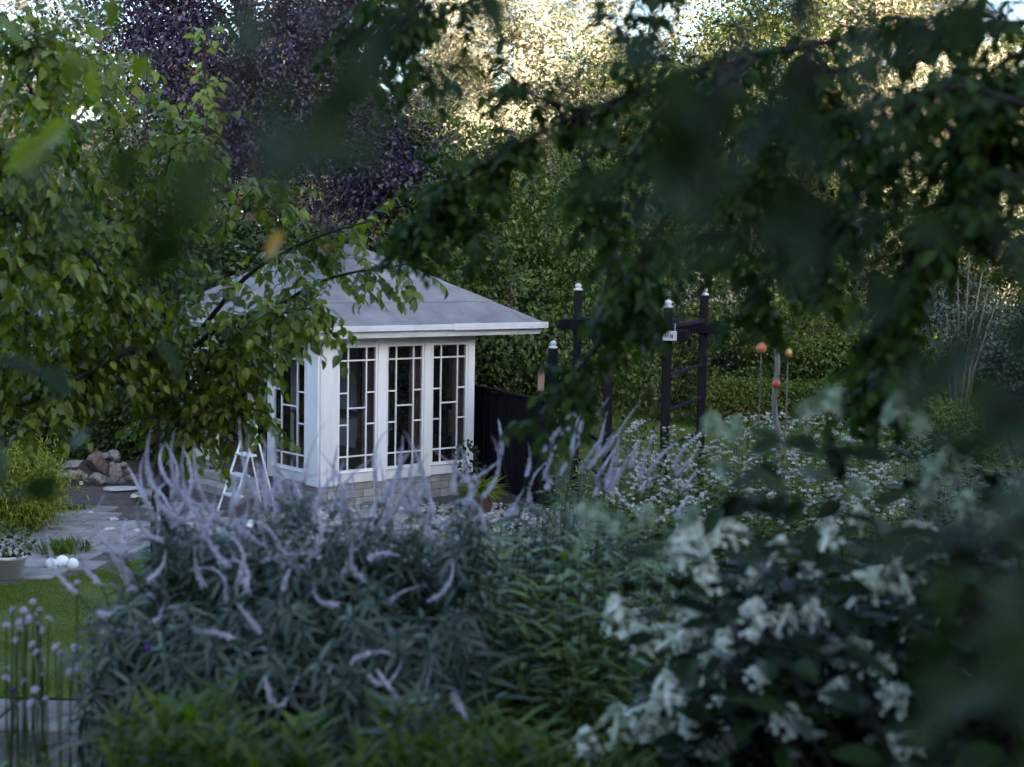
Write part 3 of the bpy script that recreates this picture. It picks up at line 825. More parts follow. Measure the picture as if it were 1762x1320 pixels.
def limbs(mb, base, c, rad, r0, n, seed):
    r = random.Random(seed); base = Vector(base); c = Vector(c)
    top = Vector((c.x, c.y, c.z + rad[2] * .5))
    pts = [base.lerp(top, t) + Vector((r.uniform(-.1, .1), r.uniform(-.1, .1), 0)) * r0 * 8 * (t * (1 - t) * 3 + .2) for t in np.linspace(0, 1, 8)]
    pts[0] = base
    mb.tube(pts, [r0 * (1.25 if i == 0 else 1 - .8 * i / 7) for i in range(8)], 8)
    for k in range(n):
        t = r.uniform(.3, .9); p = base.lerp(top, t)
        a = r.uniform(0, 6.28); e = Vector((c.x + rad[0] * .8 * math.cos(a), c.y + rad[1] * .8 * math.sin(a), p.z + r.uniform(.1, .6) * rad[2]))
        m1 = p.lerp(e, .5) + Vector((0, 0, rad[2] * .08))
        mb.tube([p, m1, e], [r0 * .45 * (1 - t * .5), r0 * .25, r0 * .08], 5)

def tree(name, base, c, rad, clumps, per, size, lm, bark, label, r0=.16, template=TINY, group=None, nl=9, seed=0, cat='tree', **kw):
    root = tag(empty(name, base), label, cat, group)
    off = Vector(base)
    mb = MB(); limbs(mb, (0, 0, 0), Vector(c) - off, rad, r0, nl, seed); mb.build('trunk', bark, root, True)
    P, D, N, s = crown_leaves(c, rad, clumps, per, size, seed=seed, **kw)
    k = P[:, 2] > .05
    leaf_cloud('crown', P[k] - np.array(off), D[k], N[k], s[k], template, lm, root)
    return root

def px_tree(name, px, Y, ztop, zbot, wpx, dep, *a, base_z=0.0, **kw):
    """a tree standing Y metres out, its crown centred over photo column px, wpx wide"""
    p = at(px, 500, Y); w = wpx / 2 * Y / FPX
    return tree(name, (p.x, Y, base_z), (p.x, Y, (ztop + zbot) / 2), (w, dep, (ztop - zbot) / 2), *a, **kw)

# far wood and the tall airy trees that catch the low sun
def belt(name, x0, x1, y0, y1, z0, z1, n, size, m, label, seed):
    r = np.random.default_rng(seed)
    P = np.c_[r.uniform(x0, x1, n), r.uniform(y0, y1, n), r.uniform(0, 1, n)]
    topz = z1 * (.78 + .22 * np.sin(P[:, 0] * .45 + seed) * np.sin(P[:, 0] * .17 + 1) + .08 * np.sin(P[:, 0] * 1.7))
    P[:, 2] = z0 + (topz - z0) * P[:, 2]
    D = norm(r.normal(0, 1, (n, 3)) - np.array([0, 0, .4])); N = norm(r.normal(0, .6, (n, 3)) + np.array([0, -.5, .6]))
    o = leaf_cloud(name, P, D, N, r.uniform(.6, 1.3, n) * size, PAIR, m)
    tag(o, label, 'woodland')
belt('far_wood', -30, 34, 58, 66, 0, 12.6, 62000, .5, M['l_wood'], 'far belt of woodland closing the garden behind the airy trees', 3)

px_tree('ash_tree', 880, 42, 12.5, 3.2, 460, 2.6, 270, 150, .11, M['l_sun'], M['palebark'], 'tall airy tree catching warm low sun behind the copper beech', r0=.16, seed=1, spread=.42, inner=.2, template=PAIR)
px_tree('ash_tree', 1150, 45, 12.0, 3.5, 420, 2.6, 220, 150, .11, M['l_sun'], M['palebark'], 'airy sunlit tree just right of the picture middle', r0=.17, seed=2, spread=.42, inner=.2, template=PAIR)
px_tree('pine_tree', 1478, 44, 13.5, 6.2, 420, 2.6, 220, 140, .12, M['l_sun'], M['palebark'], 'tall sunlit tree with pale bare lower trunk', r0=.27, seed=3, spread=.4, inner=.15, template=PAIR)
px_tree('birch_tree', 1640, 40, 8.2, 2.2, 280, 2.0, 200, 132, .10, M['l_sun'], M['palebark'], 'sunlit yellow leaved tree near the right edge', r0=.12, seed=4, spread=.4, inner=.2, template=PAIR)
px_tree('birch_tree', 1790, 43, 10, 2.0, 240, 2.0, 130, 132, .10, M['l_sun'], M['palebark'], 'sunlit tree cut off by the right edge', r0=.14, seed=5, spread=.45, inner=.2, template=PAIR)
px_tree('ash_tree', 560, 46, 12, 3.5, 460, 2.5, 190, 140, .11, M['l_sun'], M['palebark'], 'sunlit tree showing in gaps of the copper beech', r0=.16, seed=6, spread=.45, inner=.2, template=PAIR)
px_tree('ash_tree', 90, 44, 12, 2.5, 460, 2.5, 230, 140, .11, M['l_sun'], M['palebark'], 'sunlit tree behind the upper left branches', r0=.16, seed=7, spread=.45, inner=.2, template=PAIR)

px_tree('maple_tree', 1290, 38.5, 11.5, 3.0, 380, 1.8, 300, 80, .13, M['l_wood'], M['greybark'], 'dark green maple standing before the sunlit trees right of the middle', r0=.15, seed=12, spread=.40, inner=.3)
px_tree('maple_tree', 1090, 39.5, 9.2, 3.0, 260, 1.6, 120, 80, .13, M['l_wood'], M['greybark'], 'smaller dark green maple left of the larger maple', r0=.12, seed=13, spread=.40, inner=.3)
# copper beech
px_tree('copper_beech', 430, 32, 13.5, 4.4, 600, 3.0, 1250, 80, .10, M['l_purple'], M['greybark'], 'dark purple copper beech behind the summerhouse roof', r0=.22, seed=8, spread=.42, inner=.25, nl=14)
px_tree('copper_beech', 665, 31, 6.3, 4.1, 230, 1.6, 290, 70, .10, M['l_purple'], M['greybark'], 'low purple beech bough mass right of the tall copper beech', r0=.10, seed=9, spread=.36, inner=.2)

# green shrubs and trees behind the summerhouse
def shrub(name, px, Y, ztop, wpx, lm, label, clumps, per, size, seed, dep=None, zbot=.0, template=OVAL, cat='shrub', **kw):
    w = wpx / 2 * Y / FPX
    return px_tree(name, px, Y, ztop, zbot, wpx, dep or w * .8, clumps, per, size, lm, M['greybark'], label, r0=.05, seed=seed, template=template, cat=cat, nl=8, **kw)
kw = dict(spread=.24, inner=.35)
shrub('hazel_shrub', 880, 27.0, 5.7, 330, M['l_shrub'], 'tall green shrub right behind the summerhouse roof end', 300, 62, .10, 20, **kw)
shrub('hazel_shrub', 770, 30.0, 5.9, 260, M['l_shrub'], 'green shrub below the low purple boughs', 220, 60, .11, 21, **kw)
shrub('hazel_shrub', 1010, 29.0, 5.8, 260, M['l_shrub'], 'green shrub behind the left pergola post', 240, 60, .10, 22, **kw)
shrub('willow_shrub', 1130, 33.0, 6.4, 280, M['l_shrub'], 'tall green shrub rising behind the pergola', 240, 60, .10, 23, **kw)
shrub('hazel_shrub', 1290, 37.0, 7.4, 330, M['l_wood'], 'dark green shrub behind the grey leaved shrub', 260, 60, .12, 24, **kw)
shrub('yew_shrub', 1560, 39.0, 6.2, 340, M['l_hedge'], 'dark evergreen shrub at the foot of the sunlit trees', 260, 60, .12, 25, **kw)
shrub('hazel_shrub', 1720, 36.0, 5.2, 260, M['l_wood'], 'dark green shrub at the right edge', 200, 60, .12, 26, **kw)
shrub('butterfly_bush', 1175, 36.0, 2.9, 230, M['l_bluegrey'], 'grey leaved bush seen through the pergola', 200, 60, .09, 27, **kw)
shrub('butterfly_bush', 1290, 35.5, 2.6, 200, M['l_bluegrey'], 'grey leaved bush above the clipped hedge', 190, 60, .09, 28, **kw)
shrub('rose_bush', 1080, 35.5, 2.0, 150, M['l_bluegrey'], 'grey bush low between the pergola posts', 120, 55, .09, 36, **kw)
shrub('golden_shrub', 1400, 33.5, 3.0, 210, M['l_ygreen'], 'yellow green shrub behind the ceramic balls', 200, 60, .09, 29, **kw)
shrub('golden_shrub', 1375, 33.6, 1.85, 130, M['l_ygreen'], 'low yellow green shrub just right of the driftwood stake', 120, 55, .08, 30, **kw)
shrub('golden_shrub', 1490, 34.0, 2.4, 190, M['l_ygreen'], 'light green shrub behind the hanging dark branch', 170, 60, .09, 31, **kw)
shrub('hazel_shrub', 1590, 31.0, 2.2, 200, M['l_shrub'], 'loose green shrub left of the many stemmed bush', 170, 60, .09, 32, **kw)
shrub('hazel_shrub', 1730, 31.0, 2.6, 190, M['l_bluegrey'], 'greyish shrub right of the many stemmed bush', 160, 60, .09, 33, **kw)
shrub('golden_shrub', 1620, 27.0, 1.1, 240, M['l_ygreen'], 'low yellow green bush before the many stemmed bush', 170, 60, .07, 34, **kw)
shrub('golden_shrub', 25, 18.6, 1.05, 150, M['l_yellow'], 'golden yellow leaved shrub at the left edge of the terrace', 220, 75, .075, 35, spread=.14, inner=.3, template=LANCE)
#shrub('green_shrub', 20, 18.2, .75, 90, M['l_shrub'], 'small green shrub behind the white pot', 70, 55, .05, 37, spread=.12, inner=.3)
# white flowering heads on the shrub behind the pergola
def flower_dots(name, pts, Y, r, m, label, group=None):
    n = len(pts)
    P = np.array([at(px, py, Y + RNG.normal(0, .15))[:] for px, py in pts])
    return P
fp = [(1165 + 70 * RNG.normal(), 505 + 16 * RNG.normal()) for _ in range(140)]
P = np.array([at(a, b, 33.2 + RNG.normal(0, .3))[:] for a, b in fp])
k = 5; PP = np.repeat(P, k, 0) + RNG.normal(0, .03, (len(P) * k, 3)); n = len(PP)
o = leaf_cloud('white_blossom', PP, RNG.normal(0, 1, (n, 3)), RNG.normal(0, .4, (n, 3)) + [0, -.5, 1], RNG.uniform(.05, .1, n), TINY, M['whitefl'])
tag(o, 'white blossom dotted over the grey bush behind the pergola', 'blossom')

# many-stemmed bush
p = on_ground(1655, 640, .75); p = at(1655, 650, 29); root = tag(empty('multi_stem_bush', (p.x, p.y, 0)), 'bare many stemmed bush with arching brown stems at right', 'bush')
for (tx, ty) in ((1585, 545), (1622, 500), (1648, 470), (1668, 440), (1700, 500), (1715, 520), (1690, 470), (1640, 520)):
    e = at(tx, ty, 29 + rs.uniform(-.5, .5)) - Vector((p.x, p.y, 0)); b = Vector((rs.uniform(-.08, .08), rs.uniform(-.08, .08), 0))
    mid = b.lerp(e, .5) + Vector((-e.x * .22, 0, .1))
    MB().tube([b, b.lerp(mid, .6), mid, e], [.045, .035, .028, .01], 6).build('stem', M['greybark'], root, True)
lc = crown_leaves((0, 0, 2.6), (.8, .6, .8), 46, 30, .08, .2, seed=40); leaf_cloud('foliage', *lc, OVAL, M['l_bluegrey'], root)

# hedges: clipped box filled with leaves over a solid dark core
def hedge(name, lo, hi, n, size, m, label, rz=0, loc=(0, 0, 0), lump=.08, template=OVAL):
    root = tag(empty(name, loc, rz), label, 'hedge')
    lo, hi = np.array(lo, float), np.array(hi, float)
    u = RNG.uniform(0, 1, (n, 3)); f = RNG.integers(0, 5, n)
    w = (hi - lo)
    area = np.array([w[0] * w[2], w[0] * w[2] * .4, w[1] * w[2] * .6, w[1] * w[2] * .6, w[0] * w[1]]); f = RNG.choice(5, n, p=area / area.sum())
    out = np.zeros((n, 3))
    for k, (ax, side, sg) in enumerate(((1, 0, -1), (1, 1, 1), (0, 0, -1), (0, 1, 1), (2, 1, 1))):
        q = f == k; u[q, ax] = side; out[q, ax] = sg
    P = lo + u * w
    P += out * (lump * (np.sin(P[:, 0:1] * 2.3) * np.sin(P[:, 2:3] * 3.1) + RNG.normal(0, .8, (n, 1)))) + RNG.normal(0, .03, (n, 3))
    P[:, 2] = np.maximum(P[:, 2], .02)
    D = norm(out * .6 + RNG.normal(0, .7, (n, 3))); N = norm(out + RNG.normal(0, .5, (n, 3)) + [0, 0, .5])
    leaf_cloud('foliage', P, D, N, RNG.uniform(.7, 1.3, n) * size, template, m, root)
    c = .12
    box('twigs', lo + [c, c, 0], hi - [c, c, c], M['soil'], root, .02)  # dark core box stands in for the hedge's shaded inside
    return root
a, b = at(1205, 700, 31.6), at(1490, 700, 31.6)
hedge('clipped_hedge', (0, 0, 0), (b.x - a.x, .8, .86), 15000, .065, M['l_ygreen'], 'low clipped green hedge beyond the far lawn', 0, (a.x, 31.4, 0))
a, b = at(-80, 700, 25.5), at(560, 700, 25.5)
hedge('yew_hedge', (0, 0, 0), (b.x - a.x, 1.2, 3.75), 42000, .09, M['l_hedge'], 'tall dark evergreen hedge behind the stone heap and roof', 0, (a.x, 25.2, 0), .12)
a, b = at(560, 700, 26.5), at(960, 700, 26.5)
hedge('yew_hedge', (0, 0, 0), (b.x - a.x, 1.1, 2.2), 22000, .085, M['l_hedge'], 'dark hedge behind the black board fence', R(3), (a.x, 26.0, 0), .12)
# unseen hedges added beside the garden for the panes to reflect
hedge('reflected_hedge', (0, 0, 0), (22, 1.2, 4.2), 26000, .16, M['l_hedge'], 'unseen dark hedge added along the right side for window reflections', R(90), (14.5, 10, 0), .15)
hedge('reflected_hedge', (0, 0, 0), (26, 1.2, 4.2), 26000, .16, M['l_hedge'], 'unseen dark hedge added along the left side for window reflections', R(90), (-10.5, 4, 0), .15)

# small tufts on the terrace
for px, py, r_, h_, mk, lab in ((110, 955, .22, .20, 'l_ygreen', 'tuft of thin green grass by the white balls'), (130, 880, .22, .07, 'l_ygreen', 'flat green cushion plant between slabs'),
                            (75, 885, .3, .14, 'l_yellow', 'golden low tuft at the terrace edge'), (255, 868, .2, .08, 'l_shrub', 'small green tuft beside the broad flagstone')):
    p = on_ground(px, py); n = 260
    D = norm(np.c_[RNG.normal(0, .5, (n, 2)), np.ones(n)])
    o = leaf_cloud('plant_tuft', np.c_[RNG.normal(0, r_ * .5, (n, 2)), np.full(n, .01)], D, RNG.normal(0, 1, (n, 3)), RNG.uniform(.5, 1.1, n) * h_, LANCE, M[mk], None, None)
    o.location = (p.x, p.y, 0.01); tag(o, lab, 'plant')

# ------------------------------------------------------------------ leafy tree on the left
def sample(path, n):
    pts = [Vector(p) for p in path]; out = []
    for t in np.linspace(0, len(pts) - 1, n):
        i = min(int(t), len(pts) - 2); f = t - i
        p0, p1, p2, p3 = pts[max(i - 1, 0)], pts[i], pts[i + 1], pts[min(i + 2, len(pts) - 1)]
        out.append(.5 * ((2 * p1) + (p2 - p0) * f + (2 * p0 - 5 * p1 + 4 * p2 - p3) * f * f + (3 * p1 - p0 - 3 * p2 + p3) * f ** 3))
    return out

def twigs_and_leaves(path, mb, per_m, tlen, gap, size, droop, r, start=.15, twr=.004, spread=1.0):
    """short leafy twigs along a branch"""
    L = sum((path[i + 1] - path[i]).length for i in range(len(path) - 1))
    P, D, N, S = [], [], [], []
    for k in range(max(2, int(L * per_m))):
        t = r.uniform(start, 1.0) * (len(path) - 1); i = min(int(t), len(path) - 2)
        p = path[i].lerp(path[i + 1], t - i); tan = (path[i + 1] - path[i]).normalized()
        d = Vector((r.gauss(0, 1), r.gauss(0, 1), r.gauss(-.1, .6) * spread)); d = (d - tan * d.dot(tan) * .6 + tan * .5).normalized()
        l = tlen * r.uniform(.5, 1.3); q = p.copy(); pts = [q.copy()]
        steps = max(3, int(l / gap)); side = 1
        for s in range(steps):
            d = (d + Vector((r.gauss(0, .12), r.gauss(0, .12), -droop * .09 + r.gauss(0, .08)))).normalized()
            q = q + d * (l / steps); pts.append(q.copy())
            lat = d.cross(Vector((0, 0, 1)))
            lat = lat.normalized() if lat.length > .05 else Vector((1, 0, 0))
            ld = (d * .6 + lat * side * .8 + Vector((r.gauss(0, .3), r.gauss(0, .3), -droop * r.uniform(.2, 1.2)))).normalized()
            P.append(q[:]); D.append(ld[:]); N.append((r.gauss(0, .45), r.gauss(0, .45) - .25, 1)); S.append(size * r.uniform(.6, 1.2)); side = -side
        mb.tube(pts[::2] if len(pts) > 4 else pts, [twr * (1 - .7 * i / max(1, len(pts[::2] if len(pts) > 4 else pts) - 1)) for i in range(len(pts[::2] if len(pts) > 4 else pts))], 3, False)
    return P, D, N, S

r = random.Random(21)
tb = at(284, 940, 12.0); tb.z = 0
lt_root = tag(empty('leafy_tree', tb), 'broad leaved green tree hiding the left half of the summerhouse', 'tree')
off = Vector(tb)
brs = [[(290, 760, 12), (400, 600, 11.3), (540, 490, 10.6), (700, 455, 10.2)],
       [(292, 640, 12), (420, 480, 11.3), (540, 410, 10.8), (640, 380, 10.6)],
       [(292, 690, 12), (380, 620, 11.2), (450, 610, 10.8)],
       [(292, 740, 12), (370, 690, 11.2), (420, 715, 10.7)],
       [(290, 560, 12), (330, 330, 11.7), (350, 200, 11.6), (352, 50, 11.6)],
       [(290, 560, 12), (180, 380, 10.4), (60, 170, 9.4), (10, 20, 9)],
       [(290, 600, 12), (140, 560, 10.2), (-40, 520, 9)],
       [(290, 560, 12), (220, 300, 10.6), (150, 90, 9.8)],
       [(290, 660, 12), (140, 600, 10.5), (-20, 630, 9.5)],
       [(290, 560, 12), (140, 420, 9.8), (-40, 330, 8.2)],
       [(290, 640, 12), (170, 500, 10), (-20, 430, 8.2)],
       [(290, 700, 12), (300, 720, 11.3), (335, 745, 10.8)],
       [(290, 720, 12), (200, 630, 11), (90, 640, 10.2)],
       [(290, 560, 12), (260, 420, 11), (380, 330, 10.5), (470, 340, 10.2)],
       [(290, 560, 12), (250, 420, 10.8), (290, 280, 10.2), (300, 230, 10)],
       [(290, 640, 12), (380, 560, 10.8), (450, 545, 10.4), (535, 530, 10.1)],
       [(290, 600, 12), (180, 470, 9.6), (60, 330, 8.6), (0, 250, 8.2)],
       [(290, 600, 12), (150, 300, 9.6), (40, 60, 8.6)],
       [(292, 620, 12), (300, 550, 11.7), (318, 510, 11.5)],
       [(292, 690, 12), (340, 620, 11.3), (400, 600, 11)],
       [(292, 660, 12), (330, 670, 11.3), (390, 700, 11)],
       [(290, 640, 12), (240, 600, 10.6), (150, 640, 10), (60, 690, 9.6)]]
wood = MB()
wood.tube(sample([tb - off, at(284, 860, 12) - off, at(290, 700, 12) - off, at(292, 540, 12) - off], 9), [.042, .04, .038, .037, .036, .035, .033, .03, .027], 8)
wood.tube(sample([tb + Vector((-.10, .03, 0)) - off, at(264, 880, 12.1) - off, at(275, 700, 12.1) - off, at(240, 520, 11.5) - off], 7), [.026, .025, .024, .023, .022, .02, .016], 8)
wood.build('trunk', M['bark'], lt_root, True)
LP, LD, LN, LS = [], [], [], []
SP = ([], [], [], [])
tw = MB()
for bi, b in enumerate(brs):
    path = sample([at(*q) - off for q in b], 16)
    bm_ = MB(); bm_.tube(path, [.026 - .021 * i / 15 for i in range(16)], 6); bm_.build('branch', M['bark'], lt_root, True)
    res = twigs_and_leaves(path, tw, (26 if bi > 1 else 15) if bi != 13 else 14 if bi != 4 else 14, .40 if bi != 4 else .14, .042, .088 if bi not in (5, 7, 9) else .08, 1.0, r, start=.22)
    dst = SP if bi == 4 else (LP, LD, LN, LS)
    for a_, b_ in zip(dst, res): a_ += b_
tw.build('twigs', M['bark'], lt_root)['kind'] = 'stuff'
LP = np.array(LP) + np.array(off)
split_leaves(lt_root, LP, np.array(LD), np.array(LN), np.array(LS), BROAD, M['l_left'], 260)
P = np.array(SP[0]) + np.array(off)
split_leaves(lt_root, P, np.array(SP[1]), np.array(SP[2]), np.array(SP[3]) * .95, BROAD, M['l_shoot'], 40, rest='shoot_foliage', name='young_leaf')

# ------------------------------------------------------------------ dark apple boughs at upper right
r = random.Random(33)
ap0 = Vector((2.9, 3.6, float(ground_z(2.9, 3.6))))
ap = tag(empty('apple_tree', ap0), 'dark out of focus tree whose boughs hang across the upper right', 'tree')
fork = Vector((2.6, 3.9, 4.4))
mbt = MB(); mbt.tube(sample([ap0 - ap0, Vector((-.1, .1, 1.2)), fork - ap0], 8), [.13, .12, .11, .10, .095, .09, .085, .08], 10); mbt.build('trunk', M['bark'], ap, True)
guides = [[(1762, 40, 4.1), (1500, 60, 4.3), (1250, 110, 4.5), (1010, 190, 4.6), (860, 270, 4.6), (770, 330, 4.6), (705, 440, 4.7)],
          [(1762, 90, 4.0), (1690, 220, 4.1), (1640, 350, 4.1), (1560, 480, 4.2), (1515, 600, 4.2), (1500, 690, 4.2)],
          [(1010, 190, 4.6), (1010, 300, 4.5), (1040, 400, 4.5), (1078, 490, 4.6), (1085, 575, 4.6)],
          [(1250, 110, 4.4), (1300, 240, 4.3), (1370, 360, 4.2), (1310, 480, 4.2), (1280, 560, 4.2)],
          [(1250, 110, 4.4), (1190, 240, 4.4), (1160, 350, 4.4), (1100, 440, 4.4), (1090, 540, 4.5)],
          [(1640, 350, 4.1), (1500, 380, 4.2), (1420, 420, 4.2), (1330, 380, 4.2)],
          [(1690, 120, 4.0), (1560, 170, 4.1), (1430, 200, 4.1), (1330, 200, 4.2)],
          [(1762, 150, 3.8), (1720, 260, 3.8), (1700, 130, 3.9)],
          [(1100, 150, 4.5), (1080, 40, 4.4), (1120, -40, 4.3)],
          [(1010, 190, 4.6), (930, 170, 4.6), (880, 130, 4.6)],
          [(860, 270, 4.6), (850, 340, 4.6), (800, 400, 4.6)],
          [(1400, 80, 4.3), (1460, 200, 4.2), (1480, 300, 4.2)],
          [(1640, 300, 4.1), (1740, 420, 4.0)],
          [(1640, 350, 4.1), (1600, 430, 4.0), (1560, 560, 4.0), (1540, 640, 4.0)],
          [(1200, 280, 4.3), (1260, 360, 4.3), (1230, 440, 4.3)],
          [(1080, 500, 4.6), (1030, 590, 4.6), (965, 670, 4.6), (918, 735, 4.6)],
          [(1762, 60, 3.9), (1700, 30, 3.9), (1620, 40, 3.9), (1540, 30, 4.0)],
          [(1640, 200, 4.1), (1560, 260, 4.0), (1480, 330, 4.0), (1440, 420, 4.0), (1400, 500, 4.0)],
          [(1500, 100, 4.2), (1400, 150, 4.1), (1320, 240, 4.1), (1290, 330, 4.1)],
          [(1762, 300, 3.6), (1690, 330, 3.6), (1620, 400, 3.7)],
          [(1300, 100, 4.3), (1210, 190, 4.2), (1140, 280, 4.2)],
          [(1762, 180, 3.5), (1640, 150, 3.6), (1540, 200, 3.7), (1460, 260, 3.8)],
          [(1180, 140, 4.5), (1110, 230, 4.4), (1080, 330, 4.4)],
          [(700, -30, 4.6), (640, 30, 4.7), (580, 90, 4.8)], [(860, -30, 4.6), (760, 30, 4.7), (680, 70, 4.8), (640, 150, 4.8)],
          [(760, -40, 4.6), (700, 60, 4.6), (730, 120, 4.6)]]
tw = MB(); A = ([], [], [], [])
for gi, g_ in enumerate(guides):
    pts = [at(*q) - ap0 for q in g_]
    if gi in (0, 1, 7): pts = [fork - ap0] + pts
    path = sample(pts, 18)
    r0 = .011 if gi in (0, 1) else .007
    MB().tube(path, [r0 - (r0 - .004) * i / 17 for i in range(18)], 6).build('branch', M['bark'], ap, True)
    res = twigs_and_leaves(path, tw, 80, .13, .018, .05, .9, r, start=.08, twr=.003)
    for a_, b_ in zip(A, res): a_ += b_
tw.build('twigs', M['bark'], ap)['kind'] = 'stuff'
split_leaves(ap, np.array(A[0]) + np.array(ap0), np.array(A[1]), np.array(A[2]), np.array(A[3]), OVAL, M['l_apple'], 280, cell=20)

rr_ = np.random.default_rng(77)
CP, CD, CN, CS = crown_leaves((2.4, 4.2, 6.6), (3.0, 3.4, 1.7), 130, 55, .075, .3, .1, seed=77)  # out-of-view crown, added to cut sky light on the foreground
px_, py_, dp_ = project(CP)
k = ((py_ < -40) | (dp_ < .3)) & (np.abs(CP[:, 1]) + np.abs(CP[:, 0]) > 1.0)
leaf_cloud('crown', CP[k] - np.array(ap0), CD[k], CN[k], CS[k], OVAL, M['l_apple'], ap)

# ------------------------------------------------------------------ twigs close to the lens
def near_spray(label, base, guides, blobs, lm, size, per, seed, extra=None, limit=120):
    r = random.Random(seed)
    root = tag(empty('overhanging_branch', base), label, 'branch')
    base = Vector(base); tw = MB(); A = ([], [], [], [])
    for g_ in guides:
        path = sample([base * 0] + [at(*q) - base for q in g_], 12)
        MB().tube(path, [.007 - .005 * i / 11 for i in range(12)], 5).build('stem', M['bark'], root, True)
    for px, py, Y in blobs:
        p = at(px, py, Y) - base
        for k in range(per):
            A[0].append((p + Vector((r.gauss(0, .028 * Y), r.gauss(0, .05 * Y), r.gauss(0, .028 * Y))))[:])
            A[1].append((r.gauss(0, .7), r.gauss(0, .5), r.gauss(-.6, .5))); A[2].append((r.gauss(0, .5), -.6 + r.gauss(0, .4), .7)); A[3].append(size * r.uniform(.7, 1.25))
    if A[0]: split_leaves(root, np.array(A[0]) + np.array(base), np.array(A[1]), np.array(A[2]), np.array(A[3]), OVAL, lm, limit, cell=6)
    return root
near_spray('blurred leafy twig hanging close at the upper left of the middle', at(760, -260, 0.89),
           [[(640, -60, 0.83), (520, 100, 0.80), (430, 320, 0.77)], [(760, -60, 0.89), (680, 60, 0.89), (620, 200, 0.89)], [(480, 0, 0.80), (330, 320, 0.77), (220, 380, 0.77)]],
           [(430, 320, 0.56), (330, 375, 0.65), (250, 370, 0.65), (525, 70, 0.65), (640, 60, 0.71), (650, 170, 0.77), (720, 40, 0.77), (455, 250, 0.59), (600, 110, 0.71), (800, 20, 0.77), (690, 110, 0.77)],
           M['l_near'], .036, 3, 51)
near_spray('yellowing blurred leaf cluster before the summerhouse roof', at(520, 250, 2.4), [[(480, 330, 2.4), (468, 380, 2.4)], [(560, 330, 3.4), (585, 365, 3.6)]],
           [(468, 388, 2.4), (585, 362, 3.6)], M['l_autumn'], .05, 1, 52)
near_spray('large blurred twig hanging close right of the middle', at(1500, -320, 0.83),
           [[(1330, -40, 0.83), (1240, 180, 0.80), (1190, 330, 0.80)], [(1400, -40, 0.83), (1390, 230, 0.83), (1420, 430, 0.83)], [(1480, -50, 0.80), (1500, 60, 0.77)]],
           [(1240, 90, 0.80), (1230, 190, 0.80), (1290, 250, 0.80), (1200, 250, 0.83), (1240, 330, 0.83), (1400, 330, 0.83), (1330, 150, 0.83), (1420, 420, 0.83), (1290, 310, 0.83), (1180, 330, 0.83), (1150, 130, 0.83), (1430, 30, 0.80), (1560, 30, 0.80), (1350, 290, 0.80), (1140, 60, 0.83), (1050, 60, 0.89)],
           M['l_near'], .04, 4, 53)
near_spray('very close blurred foliage along the right edge', at(1990, 900, 0.82),
           [[(1770, 500, 0.82), (1720, 420, 0.82)], [(1770, 900, 0.82), (1690, 960, 0.82)], [(1775, 1150, 0.82), (1700, 1250, 0.82)], [(1775, 700, 0.78), (1710, 720, 0.78)]],
           [(1745, 450, 0.82), (1765, 560, 0.82), (1735, 640, 0.82), (1720, 740, 0.78), (1765, 760, 0.78), (1745, 860, 0.82), (1705, 960, 0.82), (1750, 1000, 0.82), (1725, 1080, 0.82), (1765, 1120, 0.82), (1735, 1200, 0.82), (1700, 1270, 0.82), (1765, 1290, 0.82), (1700, 1150, 0.82), (1765, 360, 0.86)],
           M['l_near'], .046, 4, 54)
near_spray('blurred leaf cluster hanging before the left tree', at(-60, 560, 2.2), [[(0, 620, 2.1), (80, 650, 2.1), (100, 690, 2.1)], [(-10, 740, 2.0), (20, 760, 2.0)]],
           [(75, 660, 2.1), (100, 640, 2.1), (15, 730, 2.0), (40, 750, 2.0)], M['l_near'], .07, 2, 55)
near_spray('pale blurred leaves at the upper left corner', at(60, -160, 2.6), [[(70, 0, 2.5), (75, 30, 2.4)], [(190, -20, 2.5), (130, 40, 2.5), (40, 100, 2.5)]],
           [(75, 25, 2.4), (130, 40, 2.4), (40, 95, 2.4), (190, 20, 2.5), (20, 60, 2.4), (110, 110, 2.5)], M['l_left'], .07, 2, 56)

